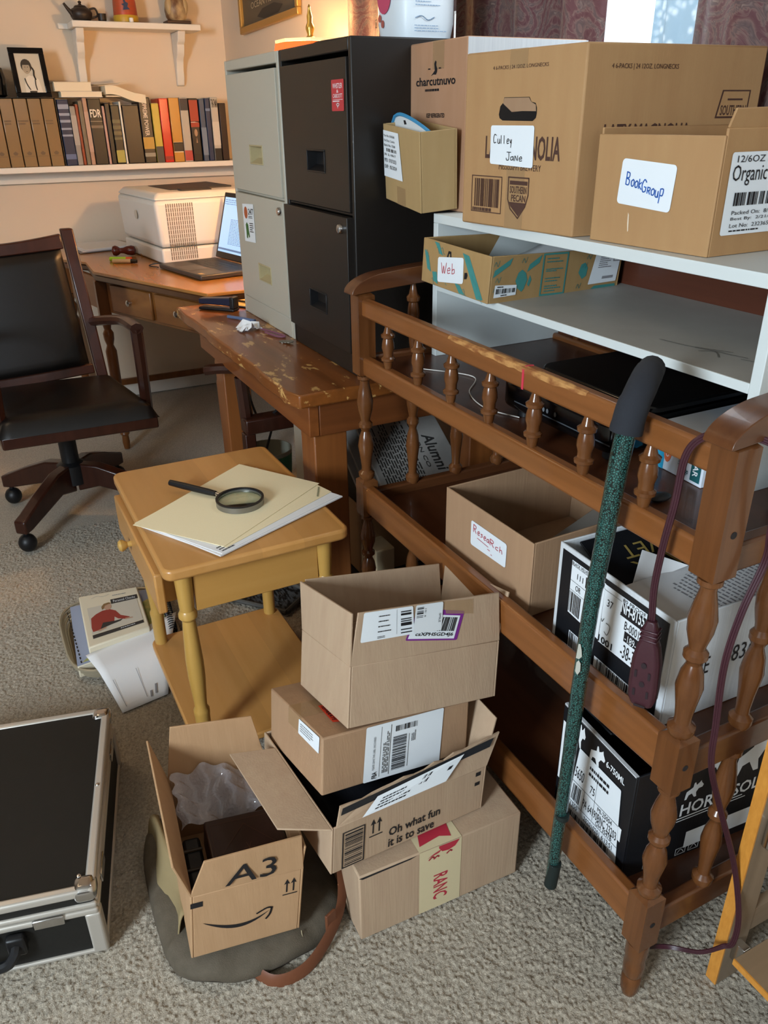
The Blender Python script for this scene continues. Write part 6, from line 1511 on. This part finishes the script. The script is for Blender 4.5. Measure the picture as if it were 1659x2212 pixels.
bq = [(.076, 1.868, .071), (.240, 1.892, .071), (.252, 2.118, .071), (.090, 2.140, .071)]
s_ = .985
G().prism([(x, y, .048) for x, y, z in bq], (0, 0, .022)).build('pages', M_CREAM, Bk, bevel=.004)
BF = Face(*[(x, y, .0702) for x, y, z in bq])
part(lambda g: BF.rect(g, .10, .20, .93, .72), 'cover_photo', mat('photo_pale', '#D0C8B8', .4), Bk)
part(lambda g: (BF.rect(g, .10, .12, .93, .185), BF.rect(g, .50, .70, .95, .80, .001)), 'dark_bar', mat('dark_bar', '#3A3634', .5), Bk, cell=.006)
part(lambda g: (BF.text(g, 'Personal Checks', .54, .72, .91, .775, off=.0016), BF.lines(g, .55, .13, .9, .17, 1, 3, .3, .0015)), 'bar_text', M_WHITEINK, Bk)
part(lambda g: (BF.lines(g, .55, .87, .88, .90, 1, 3), BF.stroke(g, [(.2, .9), (.3, .93), (.4, .9), (.5, .93)], .0008)), 'heading_print', M_GREYINK, Bk)
part(lambda g: (BF.poly(g, [(.11, .32), (.13, .50), (.22, .56), (.33, .60), (.45, .60), (.54, .54), (.60, .42), (.74, .33), (.68, .30), (.55, .36), (.50, .42), (.48, .33), (.40, .30), (.24, .24), (.12, .24)], .001)), 'figure_red_top', mat('red_top', '#9A3E34', .5), Bk)
part(lambda g: (BF.poly(g, [(.43 + .065 * math.cos(t / 6 * PI), .66 + .07 * math.sin(t / 6 * PI)) for t in range(12)], .0012), BF.poly(g, [(.66, .33), (.78, .31), (.78, .29), (.66, .30)], .0012), BF.poly(g, [(.18, .24), (.33, .27), (.34, .24), (.22, .215)], .0012)), 'figure_skin', mat('figure_skin', '#C09A80', .5), Bk, cell=.006)
part(lambda g: BF.poly(g, [(.33, .62), (.33, .68), (.38, .735), (.46, .745), (.51, .71), (.46, .71), (.39, .69), (.36, .63)], .0015), 'figure_hair', mat('figure_hair', '#8A6A44', .6), Bk)
part(lambda g: BF.poly(g, [(.24, .25), (.42, .28), (.58, .30), (.62, .33), (.50, .33), (.30, .36)], .0013), 'figure_shadowed_skirt', mat('dark_bar', '#3A3634', .5), Bk)
Sh = thing('printed_sheet', 'white printed sheet half under the side table, covering the notebook corner', 'paper', (.2, 1.75, 0))
SHq_ = [(.068, 1.846, .050), (.118, 1.592, .003), (.2235, 1.612, .003), (.322, 1.845, .0485), (.318, 1.938, .0490)]
SHf = Face((.112, 1.652, .003), (.2285, 1.672, .003), (.325, 1.955, .050), (.0655, 1.862, .052))
def shp(u, v):
    p = SHf.P(u, v, 0); return (p.x, p.y, max(.003, .0515 * min(1, (v / .60)) ** .8 + .002))
G().grid(shp, 10, 14).build('sheet', M_PAPER, Sh, solid=.0006)
SH2 = Face(*[V(shp(u, v)) + V((0, 0, .001)) for u, v in ((0, 0), (1, 0), (1, .42), (0, .42))])
part(lambda g: (SH2.stroke(g, [(.12, .1), (.10, .95)], .0012, .004), SH2.stroke(g, [(.55, .12), (.45, .98)], .0012, .004), SH2.rect(g, .72, .12, .76, .36, .004), SH2.rect(g, .62, .08, .66, .24, .004)), 'printed_rules', M_GREYINK, Sh)

# canvas bag under the parcel box
Bg = thing('canvas_bag', 'flattened olive canvas shoulder bag with brown leather strap on the carpet', 'bag', (.22, 1.0, 0))
outl = [(.060, .960), (.080, .915), (.150, .872), (.25, .862), (.335, .885), (.372, .94), (.378, 1.05), (.34, 1.17), (.25, 1.25), (.13, 1.26), (.075, 1.20), (.06, 1.08)]
op = spline([V((x, y, 0)) for x, y in outl + [outl[0]]], 5)[:-1]
cen = V((.22, 1.05, 0)); n = len(op); vs = []; fs = []
prof = [(1.0, .002), (1.03, .014), (1.01, .030), (.94, .040), (.80, .048), (.5, .050), (.05, .050)]
for k, z in prof:
    for i, p in enumerate(op):
        q = cen + (p - cen) * k; w = .006 * math.sin(i * 1.7) * math.sin(k * 9) + .004 * math.sin(i * .9 + 1)
        vs.append((q.x, q.y, max(.001, z + (w if .9 < k else 0))))
for j in range(len(prof) - 1):
    for i in range(n): fs.append((j * n + i, j * n + (i + 1) % n, (j + 1) * n + (i + 1) % n, (j + 1) * n + i))
fs += [tuple(range(n))[::-1], tuple(range((len(prof) - 1) * n, len(prof) * n))]
G().add(vs, fs).build('bag_body', mat('olive_canvas', '#5C5244', .85, vary=('#51483A', (60, 60, 60), .25), bump=((500, 500, 500), .3)), Bg, angle=180)
def fl_(u, v): return (.080 + .03 * u + .012 * math.sin(v * 9) * (1 - u), .97 + .25 * v, .050 + .050 * math.sin(PI * (.15 + .6 * u)) + .012 * math.sin(v * 7 + u * 4) - .05 * (1 - u))
G().grid(fl_, 8, 14).build('bag_flap', mat('khaki_lining', '#8E7C58', .85), Bg, solid=.003, angle=180)
M_STRAP = mat('brown_strap_leather', '#6E4028', .5)
G().tube([(.352, .955, .165), (.366, .952, .14), (.374, .935, .10), (.360, .900, .050), (.325, .866, .030), (.275, .838, .014), (.235, .832, .009), (.205, .842, .008), (.185, .868, .010)], .0125, n=8, flat=.16, upv=(.6, -.8, .3), sub=6).build('shoulder_strap', M_STRAP, Bg)
G().prism([(.315, .872, .010), (.335, .880, .010), (.335, .880, .065), (.315, .872, .065)], (.003, -.004, 0)).build('strap_tab', M_STRAP, Bg, bevel=.001)
G().tube([(.368, .972, .03), (.385, .955, .02), (.392, .930, .008), (.378, .915, .006), (.366, .93, .012), (.372, .955, .024)], .0035, n=6, sub=5).build('metal_clip', mat('gunmetal', '#3A3A3A', .35, .9), Bg)
g = G()
for x in (.262, .27): g.tube([(x, .866, .004), (x + .002, .868, .03), (x + .004, .880, .045)], .0008, n=4, sub=3)
g.build('seam_stitch', mat('seam_thread', '#A89878', .7), Bg)
# dark textured mat under the far side of the side table
Mt = thing('boot_tray', 'black textured tray with grey rim on the carpet behind the side table', 'tray', (.62, 2.0, 0))
mq = [(.445, 2.075), (.620, 1.868), (.72, 1.94), (.61, 2.19)]
G().prism([(x, y, .003) for x, y in mq], (0, 0, .008)).build('tray_base', mat('black_textured_rubber', '#0C0D0E', .4, vary=('#4A4C4E', (140, 60, 140), .06)), Mt)
g = G(); q3 = [V((x, y, .012)) for x, y in mq]
for p, q in zip(q3, q3[1:] + q3[:1]): g.cyl(p, q, .007, n=8)
g.build('rim', mat('grey_rubber_rim', '#4E4C48', .6), Mt)

# ---------------------------------------------------------------- under the bench
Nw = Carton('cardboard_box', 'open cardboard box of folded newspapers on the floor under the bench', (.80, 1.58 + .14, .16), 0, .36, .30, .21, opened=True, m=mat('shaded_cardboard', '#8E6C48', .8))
Lb = Carton('document_box', 'black box with white headphone symbol beneath the newspaper carton', (.768, 1.70, .001), 0, .36, .30, .156, opened=False, m=M_BLACKCARD)
part(lambda g: (Lb.A.stroke(g, [(.7, .25), (.68, .45), (.75, .58), (.84, .56), (.88, .42), (.86, .25)], .006), Lb.A.poly(g, [(.74 + .05 * math.cos(t / 6 * PI), .78 + .09 * math.sin(t / 6 * PI)) for t in range(12)])), 'headphone_mark', M_WHITEINK, Lb.o)
part(lambda g: Lb.B.rect(g, .1, .3, .35, .9), 'pale_label', M_LABEL, Lb.o)
np_ = []
for i, (dx, dy, dz) in enumerate(((0, 0, 0), (.02, .015, .02), (.05, -.01, .038))):
    q = [(.818 + dx, 1.735 + dy, .355 + dz), (1.09 + dx, 1.735 + dy, .33 + dz), (1.09 + dx, 1.96 + dy, .475 + dz), (.83 + dx, 1.96 + dy, .50 + dz)]
    t_ = thing('newspaper', ('folded newspaper at the bottom of the pile in the box under the bench', 'middle newspaper of the pile in the box under the bench', 'topmost newspaper with bold blackletter title in the box under the bench')[i], 'newspaper', q[0], 0, 'newspapers under the bench')
    G().prism(q, (0, 0, .014)).build('folded_pages', mat('newsprint_pale', '#A09C96', .9), t_, bevel=.002)
    F = Face(*[V(p) + V((0, 0, .0145)) for p in q])
    if i == 2: part(lambda g: (F.text(g, 'Alumni', .70, .15, .84, .62, rot=-90, bold=True), F.text(g, 'LONDON CO', .60, .2, .645, .85, rot=-90), F.lines(g, .06, .05, .54, .95, 16, 3, .4, across=False)), 'newsprint_text', mat('news_ink', '#2E2C2A', .8), t_)
tb = thing('paper_tub', 'round cardboard tub with green and white print standing under the bench', 'tub', (.86, 2.75, 0))
G().lathe([(.07, 0), (.085, .24), (.082, .24), (.066, .01), (.001, .008)], (.83, 2.56, .001), n=24, cap=False).build('tub_wall', mat('tub_white', '#9A9C8E', .6), tb)
G().lathe([(.0795, .14), (.0815, .17), (.0840, .225)], (.83, 2.56, .001), n=24, cap=False).build('green_band', mat('tub_green', '#3E7A5A', .6), tb, solid=.0008)
gb = Carton('cardboard_box', 'tall pale cardboard box with white sticker and cut handle under the bench', (.80, 1.98 + .03, .001), 0, .14, .19, .50, opened=False, m=mat('pale_grey_cardboard', '#A39480', .8))
part(lambda g: gb.A.rrect(g, .35, .70, .80, .88, .004), 'white_sticker', M_LABEL, gb.o)
part(lambda g: gb.A.stroke(g, [(.55, .96), (.5, .93), (.75, .91), (.8, .915)], .004), 'cut_handle', M_INK, gb.o)
g = G().tube([(.74, 2.40, .60), (.735, 2.42, .50), (.75, 2.36, .42), (.80, 2.33, .46), (.79, 2.38, .38), (.76, 2.42, .2), (.80, 2.40, .02)], .004, n=6, sub=8)
tag(g.build('black_cable', M_BLACKPL, org=(.76, 2.4, .3)), 'black cables hanging down under the bench beside its left leg', 'cable')
tc_ = thing('tucked_chair', 'dark wooden chair arm and post showing under the bench edge', 'chair', (.74, 2.33, 0))
G().tube([(.60, 2.40, .600), (.64, 2.37, .607), (.75, 2.33, .60), (.95, 2.30, .59)], .022, n=8, flat=.75, sub=4).build('armrest', M_CHAIRW, tc_)
G().tube([(.69, 2.345, .58), (.70, 2.35, .42)], .020, n=8).build('arm_post', M_CHAIRW, tc_)
G().box((.68, 2.30, .40), (1.08, 2.36, .45)).build('seat_rail', M_CHAIRW, tc_, bevel=.006)
for x in (.695, 1.06): G().box((x - .018, 2.31, 0), (x + .018, 2.35, .40)).build('leg', M_CHAIRW, tc_, bevel=.004)
bd = thing('ring_binder', 'beige ring binder standing on the floor behind the table post', 'binder', (.79, 1.62, 0))
G().box((.775, 1.585, .001), (.83, 1.66, .31)).build('cover', mat('beige_binder', '#B0A080', .6), bd, bevel=.004)
tag(G().ball((.80, 1.595, .32), (.05, .03, .04)).build('magenta_pouch', mat('magenta_fabric', '#8E1E4A', .7), org=(.80, 1.595, .31)) if False else G().ball((.82, 1.40, .20), (.06, .08, .035)).build('magenta_pouch', mat('magenta_fabric', '#8E1E4A', .7), org=(.82, 1.40, .165)), 'magenta pouch on the bottom shelf at the far end of the changing table', 'pouch')

# ---------------------------------------------------------------- wooden stand at the right edge
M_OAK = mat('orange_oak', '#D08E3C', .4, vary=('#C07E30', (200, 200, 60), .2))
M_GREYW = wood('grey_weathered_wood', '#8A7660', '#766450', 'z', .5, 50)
Wd = thing('wooden_stand', 'upright wooden stand leg with grey side and chrome bracket at the right edge', 'stand', (.89, .45, 0))
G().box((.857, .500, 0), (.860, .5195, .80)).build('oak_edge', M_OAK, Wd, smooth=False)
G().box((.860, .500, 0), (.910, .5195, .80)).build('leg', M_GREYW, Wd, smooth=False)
G().box((.910, .502, .10), (1.25, .518, .15)).build('cross_rail', wood('grey_wood_x', '#8A7660', '#766450', 'x', .5, 50), Wd, smooth=False)
G().cyl((1.0, .51, .15), (1.0, .51, .42), .008).build('dowel', M_OAK, Wd)
G().box((.85, .02, .088), (.8525, .478, .100)).build('oak_lip', M_OAK, Wd, smooth=False)
G().box((.8525, .02, .088), (1.2, .478, .100)).build('low_board', wood('brown_grey_board', '#8A7258', '#7A644C', 'x', .45, 30), Wd, bevel=.001)
G().box((.875, .4785, .06), (.89, .4995, .10)).build('bracket', M_CHROME, Wd, bevel=.001)
ck = G().box((.872, .485, .32), (.905, .4995, .375)); ck.build('chrome_bracket', M_CHROME, Wd, bevel=.004)
G().cyl((.90, .4995, .30), (.90, .496, .30), .005).build('screw', M_CHROME, Wd)
